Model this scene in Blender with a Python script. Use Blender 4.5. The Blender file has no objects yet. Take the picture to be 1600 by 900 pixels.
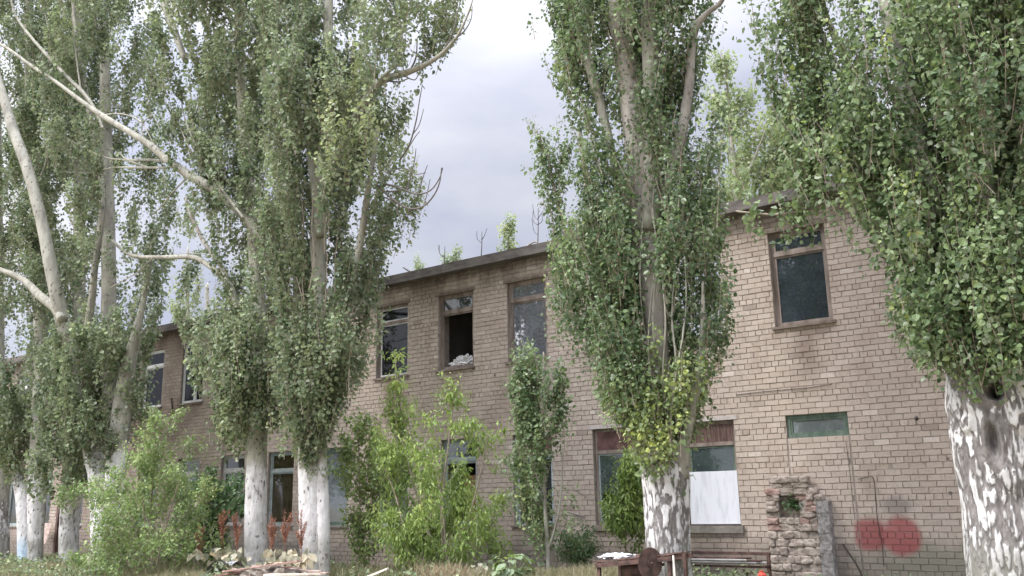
import bpy, math, random
import numpy as np
from mathutils import Vector

sc = bpy.context.scene
col = sc.collection
rad = math.radians

# ------------------------------------------------------------------ camera
F, PIT, ROLL, YAW, EYE = 1411.3, rad(13.309), rad(-1.1103), rad(35.8616), 1.6
fw = np.array([-math.sin(YAW)*math.cos(PIT), math.cos(YAW)*math.cos(PIT), math.sin(PIT)])
rt0 = np.array([math.cos(YAW), math.sin(YAW), 0.0]); up0 = np.cross(rt0, fw)
rt = math.cos(ROLL)*rt0 + math.sin(ROLL)*up0
up = -math.sin(ROLL)*rt0 + math.cos(ROLL)*up0
cam_d = bpy.data.cameras.new('camera'); cam = bpy.data.objects.new('camera', cam_d); col.objects.link(cam)
cam_d.sensor_width = 36.0; cam_d.lens = F/1600*36.0; cam_d.clip_start = 0.1; cam_d.clip_end = 2000
from mathutils import Matrix
M = Matrix(((rt[0], up[0], -fw[0], 0), (rt[1], up[1], -fw[1], 0), (rt[2], up[2], -fw[2], EYE), (0, 0, 0, 1)))
cam.matrix_world = M
sc.camera = cam

# ------------------------------------------------------------------ world, sun, exposure
SUN_EL, SUN_AZ = 50.0, 215.0          # azimuth measured from +Y clockwise: light comes from behind-left of the camera
EXPOSURE = 1.02
w = bpy.data.worlds.new("World"); sc.world = w; w.use_nodes = True
nt = w.node_tree; N = nt.nodes; Lk = nt.links
bg = N['Background']; bg.inputs['Strength'].default_value = 0.1
sky = N.new('ShaderNodeTexSky'); sky.sky_type = 'NISHITA'; sky.sun_disc = False
sky.sun_elevation = rad(SUN_EL); sky.sun_rotation = rad(SUN_AZ)
tc = N.new('ShaderNodeTexCoord')
mp = N.new('ShaderNodeMapping'); mp.inputs['Scale'].default_value = (1.0, 1.0, 2.2)
Lk.new(tc.outputs['Generated'], mp.inputs[0])
nz = N.new('ShaderNodeTexNoise'); nz.inputs['Scale'].default_value = 2.3; nz.inputs['Detail'].default_value = 6; nz.inputs['Roughness'].default_value = 0.5
Lk.new(mp.outputs[0], nz.inputs[0])
cr = N.new('ShaderNodeValToRGB')
cr.color_ramp.elements[0].position = 0.40; cr.color_ramp.elements[0].color = (0.61, 0.64, 0.79, 1)
cr.color_ramp.elements[1].position = 0.62; cr.color_ramp.elements[1].color = (0.95, 0.95, 1.0, 1)
Lk.new(nz.outputs['Fac'], cr.inputs[0])
# overcast sky: brighter overhead and on the sun's side
sx = N.new('ShaderNodeSeparateXYZ'); Lk.new(tc.outputs['Generated'], sx.inputs[0])
def mth(op, a, b=None, c=None, nodes=N, links=Lk, clamp=False):
    m = nodes.new('ShaderNodeMath'); m.operation = op; m.use_clamp = clamp
    for i, v in enumerate((a, b, c)):
        if v is None: continue
        if isinstance(v, (int, float)): m.inputs[i].default_value = v
        else: links.new(v, m.inputs[i])
    return m.outputs[0]
zpos = mth('MAXIMUM', sx.outputs['Z'], 0.0)
zen = mth('MULTIPLY', mth('POWER', zpos, 5.0), 64.0)
sd = N.new('ShaderNodeVectorMath'); sd.operation = 'DOT_PRODUCT'
el, az = rad(SUN_EL), rad(SUN_AZ)
SD = (math.sin(az)*math.cos(el), math.cos(az)*math.cos(el), math.sin(el))
sd.inputs[1].default_value = SD; Lk.new(tc.outputs['Generated'], sd.inputs[0])
gl = mth('MULTIPLY', mth('POWER', mth('MAXIMUM', sd.outputs['Value'], 0.0), 2.0), 13.0)
amp = mth('ADD', mth('ADD', zen, gl), 4.3)
cm = N.new('ShaderNodeVectorMath'); cm.operation = 'SCALE'
Lk.new(cr.outputs['Color'], cm.inputs[0]); Lk.new(amp, cm.inputs['Scale'])
mx = N.new('ShaderNodeMix'); mx.data_type = 'RGBA'; mx.inputs[0].default_value = 0.93
Lk.new(sky.outputs[0], mx.inputs[6]); Lk.new(cm.outputs[0], mx.inputs[7])
Lk.new(mx.outputs[2], bg.inputs['Color'])

sl = bpy.data.lights.new('sun', 'SUN'); sl.energy = 1.5; sl.angle = rad(14); sl.color = (1.0, 0.96, 0.9)
so = bpy.data.objects.new('sun', sl); col.objects.link(so)
so.rotation_euler = Vector(SD).to_track_quat('Z', 'Y').to_euler()

vs = sc.view_settings
vs.view_transform = 'Standard'; vs.look = 'None'; vs.exposure = EXPOSURE; vs.gamma = 1.0; vs.use_curve_mapping = False
cy = sc.cycles
cy.max_bounces = 6; cy.diffuse_bounces = 3; cy.glossy_bounces = 3; cy.transmission_bounces = 4; cy.transparent_max_bounces = 8
cy.use_denoising = True; cy.caustics_reflective = False; cy.caustics_refractive = False
cy.sample_clamp_indirect = 6.0

# ------------------------------------------------------------------ helpers
rng = np.random.default_rng(7); random.seed(7)

def at(x, y, Y):
    """world point where the sight line of photo pixel (x, y) meets the vertical plane Y"""
    d = rt*(x-800)/F + up*(450-y)/F + fw
    return np.array([0, 0, EYE]) + d*(Y/d[1])
def depth(x, y, Y):
    d = rt*(x-800)/F + up*(450-y)/F + fw
    return Y/d[1]

def sstep(a, b, v):
    t = np.clip((v-a)/(b-a), 0, 1); return t*t*(3-2*t)

_perm = np.random.default_rng(99).random((64, 64, 64))
def vnoise(p):
    """value noise of points (n,3), 0..1"""
    p = np.asarray(p, float); i = np.floor(p).astype(int); f = p-i; f = f*f*(3-2*f)
    r = 0
    for dx in (0, 1):
        for dy in (0, 1):
            for dz in (0, 1):
                wgt = (f[:, 0] if dx else 1-f[:, 0])*(f[:, 1] if dy else 1-f[:, 1])*(f[:, 2] if dz else 1-f[:, 2])
                r = r + wgt*_perm[(i[:, 0]+dx) % 64, (i[:, 1]+dy) % 64, (i[:, 2]+dz) % 64]
    return r
def fbm(p, o=3):
    p = np.asarray(p, float); r = 0; a = 0.5; s = 0
    for k in range(o):
        r = r + a*vnoise(p*2**k + 13.7*k); s += a; a *= 0.5
    return r/s

def gz(x, y):
    """ground height"""
    x = np.asarray(x, float); y = np.asarray(y, float)
    b = 0.22*sstep(8.5, 11.0, y)*(1-sstep(12.6, 14.6, y))*(1-sstep(-8.5, -5.8, x)) + 0.06*sstep(6, 10, y)
    p = np.stack([x*0.6, y*0.6, np.zeros_like(x)], -1).reshape(-1, 3)
    n = (fbm(p, 3).reshape(x.shape)-0.5)*0.10
    return b+n

def npmesh(name, V, Fc, mat=None, parent=None, attrs=None, smooth=False, fattrs=None):
    """V (n,3); Fc (m,k) faces all of k corners, or list of such arrays"""
    if not isinstance(Fc, (list, tuple)): Fc = [Fc]
    elif np.ndim(Fc[0]) == 1: Fc = [np.array(Fc)]
    Fc = [np.asarray(f, np.int32) for f in Fc if len(f)]
    me = bpy.data.meshes.new(name)
    V = np.ascontiguousarray(V, np.float32)
    me.vertices.add(len(V)); me.vertices.foreach_set('co', V.ravel())
    tot = np.concatenate([np.full(len(f), f.shape[1], np.int32) for f in Fc])
    loops = np.concatenate([f.ravel() for f in Fc])
    starts = np.concatenate([[0], np.cumsum(tot)[:-1]]).astype(np.int32)
    me.loops.add(len(loops)); me.loops.foreach_set('vertex_index', loops)
    me.polygons.add(len(tot)); me.polygons.foreach_set('loop_start', starts)
    me.polygons.foreach_set('use_smooth', np.full(len(tot), bool(smooth)))
    me.update(calc_edges=True)
    for k, a in (attrs or {}).items():
        at_ = me.attributes.new(k, 'FLOAT', 'POINT'); at_.data.foreach_set('value', np.ascontiguousarray(a, np.float32))
    me.validate()
    if mat: me.materials.append(mat)
    o = bpy.data.objects.new(name, me); col.objects.link(o)
    if parent is not None: o.parent = parent
    return o

class MB:
    """collects quads and tris into one mesh"""
    def __init__(s): s.v = []; s.q = []; s.t = []; s.n = 0
    def add(s, V, Q=None, T=None):
        V = np.asarray(V, float); s.v.append(V)
        if Q is not None and len(Q): s.q.append(np.asarray(Q, int)+s.n)
        if T is not None and len(T): s.t.append(np.asarray(T, int)+s.n)
        s.n += len(V); return s
    def box(s, x0, x1, y0, y1, z0, z1, jit=0):
        V = np.array([[x, y, z] for x in (x0, x1) for y in (y0, y1) for z in (z0, z1)], float)
        if jit: V += rng.normal(0, jit, V.shape)
        return s.add(V, [[0, 1, 3, 2], [4, 6, 7, 5], [0, 4, 5, 1], [2, 3, 7, 6], [0, 2, 6, 4], [1, 5, 7, 3]])
    def obox(s, a, b, wd, th, upv=(0, 0, 1), jit=0):
        """a beam from a to b, wd across, th along upv"""
        a = np.array(a, float); b = np.array(b, float); d = b-a; L = np.linalg.norm(d); d /= L
        u = np.array(upv, float); sd_ = np.cross(d, u); sd_ /= np.linalg.norm(sd_); u = np.cross(sd_, d)
        V = np.array([a+d*L*i+sd_*wd*(j-.5)+u*th*(k-.5) for i in (0, 1) for j in (0, 1) for k in (0, 1)])
        if jit: V += rng.normal(0, jit, V.shape)
        return s.add(V, [[0, 1, 3, 2], [4, 6, 7, 5], [0, 4, 5, 1], [2, 3, 7, 6], [0, 2, 6, 4], [1, 5, 7, 3]])
    def tube(s, P, R, n=8, res=None, cap=True):
        V, Q, T = tube_geo(P, R, n, res, cap); return s.add(V, Q, T)
    def build(s, name, mat, parent=None, smooth=False):
        V = np.concatenate(s.v); fs = []
        if s.q: fs.append(np.concatenate(s.q))
        if s.t: fs.append(np.concatenate(s.t))
        return npmesh(name, V, fs, mat, parent, smooth=smooth)

def spline(P, R, n):
    P = np.asarray(P, float); R = np.asarray(R, float)
    if len(P) == 2:
        t = np.linspace(0, 1, n)[:, None]; return P[0]*(1-t)+P[1]*t, R[0]*(1-t[:, 0])+R[1]*t[:, 0]
    A = np.concatenate([[2*P[0]-P[1]], P, [2*P[-1]-P[-2]]]); m = len(P)-1
    t = np.linspace(0, m-1e-6, n); i = t.astype(int); f = (t-i)[:, None]
    p0, p1, p2, p3 = A[i], A[i+1], A[i+2], A[i+3]
    out = 0.5*((2*p1)+(-p0+p2)*f+(2*p0-5*p1+4*p2-p3)*f**2+(-p0+3*p1-3*p2+p3)*f**3)
    return out, np.interp(t, np.arange(len(P)), R)

def frames(C):
    T = np.gradient(C, axis=0); T /= np.linalg.norm(T, axis=1)[:, None]+1e-9
    ref = np.array([0.12, -1.0, 0.05]); 
    if abs(T.mean(0) @ ref) > 0.85*np.linalg.norm(T.mean(0)+1e-9): ref = np.array([0.1, 0.05, 1.0])
    U = np.cross(T, ref); U /= np.linalg.norm(U, axis=1)[:, None]+1e-9
    W = np.cross(T, U)
    return T, U, W

def tube_geo(P, R, n=8, res=None, cap=True):
    res = res or max(2, (len(P)-1)*4+1)
    C, r = spline(P, R, res); T, U, W = frames(C)
    a = np.linspace(0, 2*np.pi, n, endpoint=False)
    V = C[:, None, :]+r[:, None, None]*(np.cos(a)[None, :, None]*U[:, None, :]+np.sin(a)[None, :, None]*W[:, None, :])
    V = V.reshape(-1, 3)
    i = np.arange(res-1)[:, None]; j = np.arange(n)[None, :]; k = (j+1) % n
    Q = np.stack([i*n+j, i*n+k, (i+1)*n+k, (i+1)*n+j], -1).reshape(-1, 4)
    Tt = []
    if cap:
        V = np.concatenate([V, [C[0], C[-1]]]); b = res*n
        jj = np.arange(n); kk = (jj+1) % n
        Tt = np.concatenate([np.stack([kk, jj, np.full(n, b)], -1), np.stack([(res-1)*n+jj, (res-1)*n+kk, np.full(n, b+1)], -1)])
    return V, Q, Tt

def tag(o, label=None, cat=None, group=None, kind=None):
    if label: o['label'] = label
    if cat: o['category'] = cat
    if group: o['group'] = group
    if kind: o['kind'] = kind
    return o
def empty(name, loc, label, cat, group=None):
    o = bpy.data.objects.new(name, None); col.objects.link(o); o.location = tuple(float(v) for v in loc)
    o.empty_display_size = 0.2
    bpy.context.view_layer.update() if False else None
    return tag(o, label, cat, group)
def keep(child, parent):
    """parent in world coordinates: the child's vertices are world coordinates"""
    child.parent = parent
    child.location = tuple(-v for v in parent.location)
    return child

# ------------------------------------------------------------------ materials
def newmat(name):
    m = bpy.data.materials.new(name); m.use_nodes = True
    nt = m.node_tree; b = nt.nodes['Principled BSDF']
    return m, nt, b
def node(nt, typ, **kw):
    n = nt.nodes.new(typ)
    for k, v in kw.items():
        if k in n.inputs: n.inputs[k].default_value = v
        else: setattr(n, k, v)
    return n
def noise(nt, scale, detail=4, rough=0.55, vec=None, sc3=None):
    n = node(nt, 'ShaderNodeTexNoise'); n.inputs['Scale'].default_value = scale
    n.inputs['Detail'].default_value = detail; n.inputs['Roughness'].default_value = rough
    if vec is None:
        t = node(nt, 'ShaderNodeTexCoord'); vec = t.outputs['Object']
    if sc3:
        mpp = node(nt, 'ShaderNodeMapping'); mpp.inputs['Scale'].default_value = sc3
        nt.links.new(vec, mpp.inputs[0]); vec = mpp.outputs[0]
    nt.links.new(vec, n.inputs['Vector']); return n.outputs['Fac']
def ramp(nt, fac, stops):
    r = node(nt, 'ShaderNodeValToRGB'); e = r.color_ramp.elements
    while len(e) < len(stops): e.new(0.5)
    for i, (p, c) in enumerate(stops):
        e[i].position = p; e[i].color = (*c, 1) if not isinstance(c, (int, float)) else (c, c, c, 1)
    nt.links.new(fac, r.inputs[0]); return r.outputs[0]
def mixc(nt, fac, a, b):
    m = node(nt, 'ShaderNodeMix'); m.data_type = 'RGBA'
    for i, v in ((0, fac), (6, a), (7, b)):
        if isinstance(v, (int, float)): m.inputs[i].default_value = v
        elif isinstance(v, tuple): m.inputs[i].default_value = (*v, 1)
        else: nt.links.new(v, m.inputs[i])
    return m.outputs[2]
def M_(nt, op, a, b=None, clamp=False): return mth(op, a, b, None, nt.nodes, nt.links, clamp)
def mrange(nt, v, a, b, c=0.0, d=1.0):
    m = node(nt, 'ShaderNodeMapRange'); m.interpolation_type = 'SMOOTHSTEP'
    nt.links.new(v, m.inputs[0])
    for i, q in enumerate((a, b, c, d)): m.inputs[i+1].default_value = q
    return m.outputs[0]
def bump(nt, b, h, strength=0.4, dist=0.01):
    n = node(nt, 'ShaderNodeBump'); n.inputs['Strength'].default_value = strength; n.inputs['Distance'].default_value = dist
    nt.links.new(h, n.inputs['Height']); nt.links.new(n.outputs[0], b.inputs['Normal'])
def attr(nt, name):
    a = node(nt, 'ShaderNodeAttribute'); a.attribute_name = name; return a.outputs['Fac']

def simple(name, c1, c2, scale=6, rough=0.85, sc3=None, bs=0.3, spec=0.3, metallic=0.0, bd=0.01, mid=(0.35, 0.65)):
    m, nt, b = newmat(name)
    n = noise(nt, scale, 5, 0.6, sc3=sc3)
    nt.links.new(ramp(nt, n, [(mid[0], c1), (mid[1], c2)]), b.inputs['Base Color'])
    b.inputs['Roughness'].default_value = rough; b.inputs['Specular IOR Level'].default_value = spec
    b.inputs['Metallic'].default_value = metallic
    if bs: bump(nt, b, noise(nt, scale*5, 4, 0.6, sc3=sc3), bs, bd)
    return m

def leafmat(name, dark, lite, yell, under, trans=0.3, rough=0.5):
    """leaf colour varies leaf by leaf with the attribute tint (0..1, above 1 towards yellow); paler underside"""
    m, nt, b = newmat(name)
    t = attr(nt, 'tint')
    c = ramp(nt, M_(nt, 'DIVIDE', t, 2.0), [(0.0, dark), (0.5, lite), (1.0, yell)])
    g = node(nt, 'ShaderNodeNewGeometry')
    c2 = mixc(nt, M_(nt, 'MULTIPLY', g.outputs['Backfacing'], 0.75), c, under)
    nt.links.new(c2, b.inputs['Base Color'])
    b.inputs['Roughness'].default_value = rough; b.inputs['Specular IOR Level'].default_value = 0.35
    tr = node(nt, 'ShaderNodeBsdfTranslucent'); 
    hs = node(nt, 'ShaderNodeHueSaturation'); hs.inputs['Value'].default_value = 1.5; hs.inputs['Saturation'].default_value = 1.15
    nt.links.new(c, hs.inputs['Color']); nt.links.new(hs.outputs[0], tr.inputs['Color'])
    ms = node(nt, 'ShaderNodeMixShader'); ms.inputs[0].default_value = trans
    nt.links.new(b.outputs[0], ms.inputs[1]); nt.links.new(tr.outputs[0], ms.inputs[2])
    nt.links.new(ms.outputs[0], nt.nodes['Material Output'].inputs['Surface'])
    return m
LEAF = leafmat('poplar_leaf', (0.055, 0.098, 0.04), (0.195, 0.26, 0.115), (0.38, 0.42, 0.11), (0.34, 0.39, 0.28))
LEAF_G = leafmat('grey_poplar_leaf', (0.075, 0.112, 0.055), (0.235, 0.285, 0.155), (0.38, 0.41, 0.16), (0.37, 0.395, 0.31))
LEAF_M = leafmat('maple_leaf', (0.11, 0.175, 0.045), (0.24, 0.32, 0.085), (0.42, 0.47, 0.16), (0.26, 0.32, 0.14), trans=0.3)
LEAF_E = leafmat('elm_leaf', (0.10, 0.16, 0.055), (0.22, 0.30, 0.11), (0.38, 0.42, 0.17), (0.24, 0.30, 0.16), trans=0.33)
LEAF_D = leafmat('dark_shrub_leaf', (0.03, 0.065, 0.025), (0.08, 0.14, 0.05), (0.2, 0.26, 0.1), (0.16, 0.22, 0.14))
LEAF_Y = leafmat('far_yellow_leaf', (0.12, 0.165, 0.075), (0.25, 0.30, 0.15), (0.42, 0.43, 0.22), (0.34, 0.38, 0.22), trans=0.4)
LEAF_B = leafmat('burdock_leaf', (0.10, 0.16, 0.055), (0.24, 0.31, 0.11), (0.44, 0.46, 0.17), (0.24, 0.3, 0.2))
DOCKLEAF = leafmat('dried_dock_leaf', (0.22, 0.24, 0.17), (0.42, 0.40, 0.30), (0.66, 0.56, 0.40), (0.40, 0.38, 0.3))
DOCKSEED = leafmat('dock_seed', (0.20, 0.085, 0.05), (0.36, 0.17, 0.105), (0.48, 0.28, 0.18), (0.3, 0.13, 0.08), trans=0.1)
GRASS = leafmat('grass_blade', (0.09, 0.125, 0.05), (0.20, 0.215, 0.115), (0.33, 0.25, 0.18), (0.3, 0.28, 0.16), trans=0.25)
TWIG = simple('twig_bark', (0.20, 0.16, 0.12), (0.36, 0.31, 0.25), 9, 0.9, bs=0)
DEADTWIG = simple('dead_twig', (0.08, 0.075, 0.07), (0.19, 0.17, 0.155), 5, 0.9, bs=0)
GREENSTEM = simple('green_stem', (0.2, 0.24, 0.12), (0.32, 0.34, 0.2), 9, 0.8, bs=0)

def barkmat(name, zwhite, cover, seed=0.0, up_c=((0.22, 0.21, 0.17), (0.44, 0.43, 0.36)), rugged=False):
    """poplar bark: whitewash up to about zwhite metres, flaked by dark diamonds; pale grey bark above"""
    m, nt, b = newmat(name)
    tcd = node(nt, 'ShaderNodeTexCoord'); mpp = node(nt, 'ShaderNodeMapping')
    mpp.inputs['Location'].default_value = (seed, seed*1.7, 0); nt.links.new(tcd.outputs['Object'], mpp.inputs[0]); v = mpp.outputs[0]
    sxyz = node(nt, 'ShaderNodeSeparateXYZ'); nt.links.new(tcd.outputs['Object'], sxyz.inputs[0]); z = sxyz.outputs['Z']
    gro = attr(nt, 'groove')
    # upper bark
    n1 = noise(nt, 5, 6, 0.65, v, (1, 1, 0.35)); 
    upc = ramp(nt, n1, [(0.3, up_c[0]), (0.62, up_c[1])])
    vo = node(nt, 'ShaderNodeTexVoronoi'); vo.feature = 'F1'; vo.inputs['Scale'].default_value = 11
    mv = node(nt, 'ShaderNodeMapping'); mv.inputs['Scale'].default_value = (1, 1, 0.5)
    wn = node(nt, 'ShaderNodeTexNoise'); wn.inputs['Scale'].default_value = 7; nt.links.new(v, wn.inputs['Vector'])
    va = node(nt, 'ShaderNodeVectorMath'); va.operation = 'MULTIPLY_ADD'; va.inputs[1].default_value = (0.12, 0.12, 0.12)
    nt.links.new(wn.outputs['Color'], va.inputs[0]); nt.links.new(v, va.inputs[2])
    nt.links.new(va.outputs[0], mv.inputs[0]); nt.links.new(mv.outputs[0], vo.inputs['Vector'])
    spots = mrange(nt, vo.outputs['Distance'], 0.15, 0.25, 1.0, 0.0)        # dark diamonds
    sel = mrange(nt, noise(nt, 2.5, 3, 0.5, v), 0.36, 0.50)
    spots = M_(nt, 'MULTIPLY', spots, sel)
    upc = mixc(nt, M_(nt, 'MULTIPLY', spots, 0.7), upc, (0.07, 0.065, 0.06))
    # whitewash and where it is gone
    if rugged == 2: fl = M_(nt, 'ADD', M_(nt, 'MULTIPLY', noise(nt, 5, 3, 0.6, v, (1, 1, 0.30)), 0.42), M_(nt, 'MULTIPLY', noise(nt, 34, 7, 0.8, v, (1, 1, 0.35)), 0.58))
    elif rugged: fl = noise(nt, 22, 8, 0.78, v, (1, 1, 0.42))
    else: fl = noise(nt, 10, 8, 0.74, v, (1, 1, 0.30))
    fl = M_(nt, 'SUBTRACT', fl, M_(nt, 'MULTIPLY', gro, 0.34 if rugged else 0.14))
    big = noise(nt, 1.1, 3, 0.5, v)
    fl2 = M_(nt, 'ADD', fl, M_(nt, 'MULTIPLY', M_(nt, 'SUBTRACT', big, 0.5), 0.40))
    keepw = mrange(nt, fl2, (0.45 if rugged else 0.49)-cover*0.28, (0.60 if rugged else 0.57)-cover*0.28)
    zz = M_(nt, 'ADD', z, M_(nt, 'MULTIPLY', M_(nt, 'SUBTRACT', noise(nt, 3, 4, 0.6, v), 0.5), 0.9))
    low = mrange(nt, zz, zwhite-0.12, zwhite+0.12, 1.0, 0.0)
    keepw = M_(nt, 'MULTIPLY', M_(nt, 'MULTIPLY', keepw, low), M_(nt, 'SUBTRACT', 1.0, M_(nt, 'MULTIPLY', spots, 0.9)))
    dark = ramp(nt, noise(nt, 14, 6, 0.7, v, (1, 1, 0.4)), [(0.3, (0.085, 0.077, 0.072)), (0.65, (0.27, 0.25, 0.235))])
    under = mixc(nt, low, upc, dark) if rugged else mixc(nt, M_(nt, 'MULTIPLY', low, 0.8), upc, dark)
    white = ramp(nt, noise(nt, 7, 7, 0.72, v, (1, 1, 0.5)), [(0.3, (0.40, 0.385, 0.365)), (0.5, (0.60, 0.59, 0.575)), (0.68, (0.74, 0.735, 0.72))])
    c = mixc(nt, keepw, under, white)
    mud = M_(nt, 'MULTIPLY', mrange(nt, zz, 0.75, 1.25, 0.75, 0.0), mrange(nt, noise(nt, 6, 5, 0.7, v), 0.3, 0.6, 0.35, 1.0))
    c = mixc(nt, mud, c, (0.24, 0.235, 0.195))
    nt.links.new(c, b.inputs['Base Color'])
    b.inputs['Roughness'].default_value = 0.92; b.inputs['Specular IOR Level'].default_value = 0.2
    h = M_(nt, 'ADD', M_(nt, 'MULTIPLY', keepw, 0.5), M_(nt, 'SUBTRACT', noise(nt, 12, 7, 0.75, v, (1, 1, 0.3)), M_(nt, 'MULTIPLY', spots, 0.5)))
    bump(nt, b, h, 0.8, 0.022)
    return m

# (wall material)
# ------------------------------------------------------------------ the brick wall material
def brickmat(name, mortar=False):
    m, nt, b = newmat(name)
    t = node(nt, 'ShaderNodeTexCoord'); P = t.outputs['Object']
    s = node(nt, 'ShaderNodeSeparateXYZ'); nt.links.new(P, s.inputs[0]); X, Z = s.outputs['X'], s.outputs['Z']
    if mortar:
        c = ramp(nt, noise(nt, 9, 5, 0.6), [(0.3, (0.24, 0.205, 0.18)), (0.7, (0.40, 0.35, 0.31))])
    else:
        cv = attr(nt, 'cv')
        c = ramp(nt, cv, [(0.0, (0.28, 0.225, 0.19)), (0.25, (0.415, 0.345, 0.29)), (0.6, (0.475, 0.40, 0.34)), (0.92, (0.53, 0.455, 0.395)), (1.0, (0.60, 0.53, 0.47))])
        sp = noise(nt, 38, 5, 0.75)
        c = mixc(nt, mrange(nt, sp, 0.38, 0.70, 0.0, 0.5), c, (0.52, 0.45, 0.39))
        c = mixc(nt, mrange(nt, noise(nt, 17, 4, 0.7), 0.50, 0.72, 0.0, 0.45), c, (0.22, 0.17, 0.145))
    # large weathering: warm/dark patches
    big = noise(nt, 0.55, 6, 0.6, sc3=(1, 1, 1.4))
    c = mixc(nt, mrange(nt, big, 0.5, 0.72, 0.0, 0.42), c, (0.26, 0.20, 0.165))
    vs_ = node(nt, 'ShaderNodeTexVoronoi'); vs_.inputs['Scale'].default_value = 1.5; nt.links.new(P, vs_.inputs['Vector'])
    c = mixc(nt, mrange(nt, vs_.outputs['Distance'], 0.055, 0.035, 0.0, 0.75), c, (0.10, 0.085, 0.075))
    # rust-brown run-off under the eaves and under the upper sills
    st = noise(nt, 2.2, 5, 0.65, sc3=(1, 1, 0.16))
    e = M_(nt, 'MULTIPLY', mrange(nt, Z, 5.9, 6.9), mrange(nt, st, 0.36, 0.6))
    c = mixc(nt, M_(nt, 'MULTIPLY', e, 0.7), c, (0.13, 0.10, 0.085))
    e2 = M_(nt, 'MULTIPLY', mrange(nt, M_(nt, 'ADD', Z, M_(nt, 'MULTIPLY', noise(nt, 3.0, 5, 0.7), 0.5)), 6.85, 7.1), mrange(nt, noise(nt, 7, 5, 0.7), 0.35, 0.55, 0.4, 1.0))
    c = mixc(nt, M_(nt, 'MULTIPLY', e2, 0.72), c, (0.105, 0.09, 0.08))
    pat = mrange(nt, noise(nt, 1.7, 6, 0.7, sc3=(1, 1, 0.5)), 0.52, 0.66, 0.0, 0.5)
    c = mixc(nt, pat, c, (0.33, 0.265, 0.22))
    # wet, sooty strip along the storey line towards the far end
    far = mrange(nt, X, -20.0, -27.0)
    band = M_(nt, 'MULTIPLY', mrange(nt, Z, 3.2, 3.7), mrange(nt, Z, 4.9, 4.5))
    fd = M_(nt, 'MULTIPLY', far, M_(nt, 'ADD', 0.42, M_(nt, 'MULTIPLY', band, 0.45)))
    c = mixc(nt, M_(nt, 'MULTIPLY', fd, mrange(nt, noise(nt, 0.9, 4, 0.6), 0.3, 0.55)), c, (0.12, 0.082, 0.072))
    # foot of the wall: damp and moss
    ft = M_(nt, 'ADD', Z, M_(nt, 'MULTIPLY', noise(nt, 1.6, 5, 0.65), 0.9))
    damp = mrange(nt, ft, 1.45, 0.95, 0.0, 0.62)
    c = mixc(nt, damp, c, (0.14, 0.125, 0.105))
    moss = M_(nt, 'MULTIPLY', mrange(nt, ft, 1.45, 1.15, 0.0, 0.5), mrange(nt, X, -5.0, -3.6))
    c = mixc(nt, moss, c, (0.225, 0.225, 0.16))
    # rust run below some upper windows
    for xr, ww in ((-15.2, 0.5), (-13.3, 0.35), (-20.0, 0.6), (-5.1, 0.4)):
        rx = M_(nt, 'MULTIPLY', mrange(nt, X, xr-ww, xr, 0, 1), mrange(nt, X, xr+ww, xr, 0, 1))
        rz = M_(nt, 'MULTIPLY', mrange(nt, Z, 4.65, 4.4), mrange(nt, Z, 3.2, 4.2))
        rr = M_(nt, 'MULTIPLY', M_(nt, 'MULTIPLY', rx, rz), mrange(nt, st, 0.38, 0.55, 0.0, 0.55))
        c = mixc(nt, rr, c, (0.16, 0.11, 0.085))
    # grey sprayed smudge and the two red sprayed blobs
    wob = noise(nt, 5, 4, 0.6); sprd = noise(nt, 60, 2, 0.5)
    def blob(cx, cz, hx, hz, pw, soft, col_, st_):
        ax = M_(nt, 'POWER', M_(nt, 'ABSOLUTE', M_(nt, 'DIVIDE', M_(nt, 'SUBTRACT', X, cx), hx)), pw)
        az_ = M_(nt, 'POWER', M_(nt, 'ABSOLUTE', M_(nt, 'DIVIDE', M_(nt, 'SUBTRACT', Z, cz), hz)), pw)
        d = M_(nt, 'POWER', M_(nt, 'ADD', ax, az_), 1.0/pw)
        d = M_(nt, 'ADD', d, M_(nt, 'MULTIPLY', M_(nt, 'SUBTRACT', wob, 0.5), 0.35))
        d = M_(nt, 'ADD', d, M_(nt, 'MULTIPLY', M_(nt, 'SUBTRACT', sprd, 0.5), 0.25))
        return mixc(nt, mrange(nt, d, 1.0+soft, 1.0-soft, 0.0, st_), c, col_)
    c = blob(-3.88, 1.42, 0.24, 0.14, 2.0, 0.5, (0.19, 0.165, 0.155), 0.6)
    c = blob(-3.86, 0.93, 0.30, 0.30, 2.2, 0.22, (0.32, 0.085, 0.085), 0.45 if mortar else 0.85)
    c = blob(-4.355, 0.955, 0.235, 0.25, 3.5, 0.24, (0.28, 0.07, 0.072), 0.45 if mortar else 0.85)
    nt.links.new(c, b.inputs['Base Color'])
    b.inputs['Roughness'].default_value = 0.93; b.inputs['Specular IOR Level'].default_value = 0.15
    bump(nt, b, noise(nt, 45, 6, 0.7), 0.55, 0.006)
    return m
BRICK = brickmat('silicate_brick'); MORTAR = brickmat('mortar', True)

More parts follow.
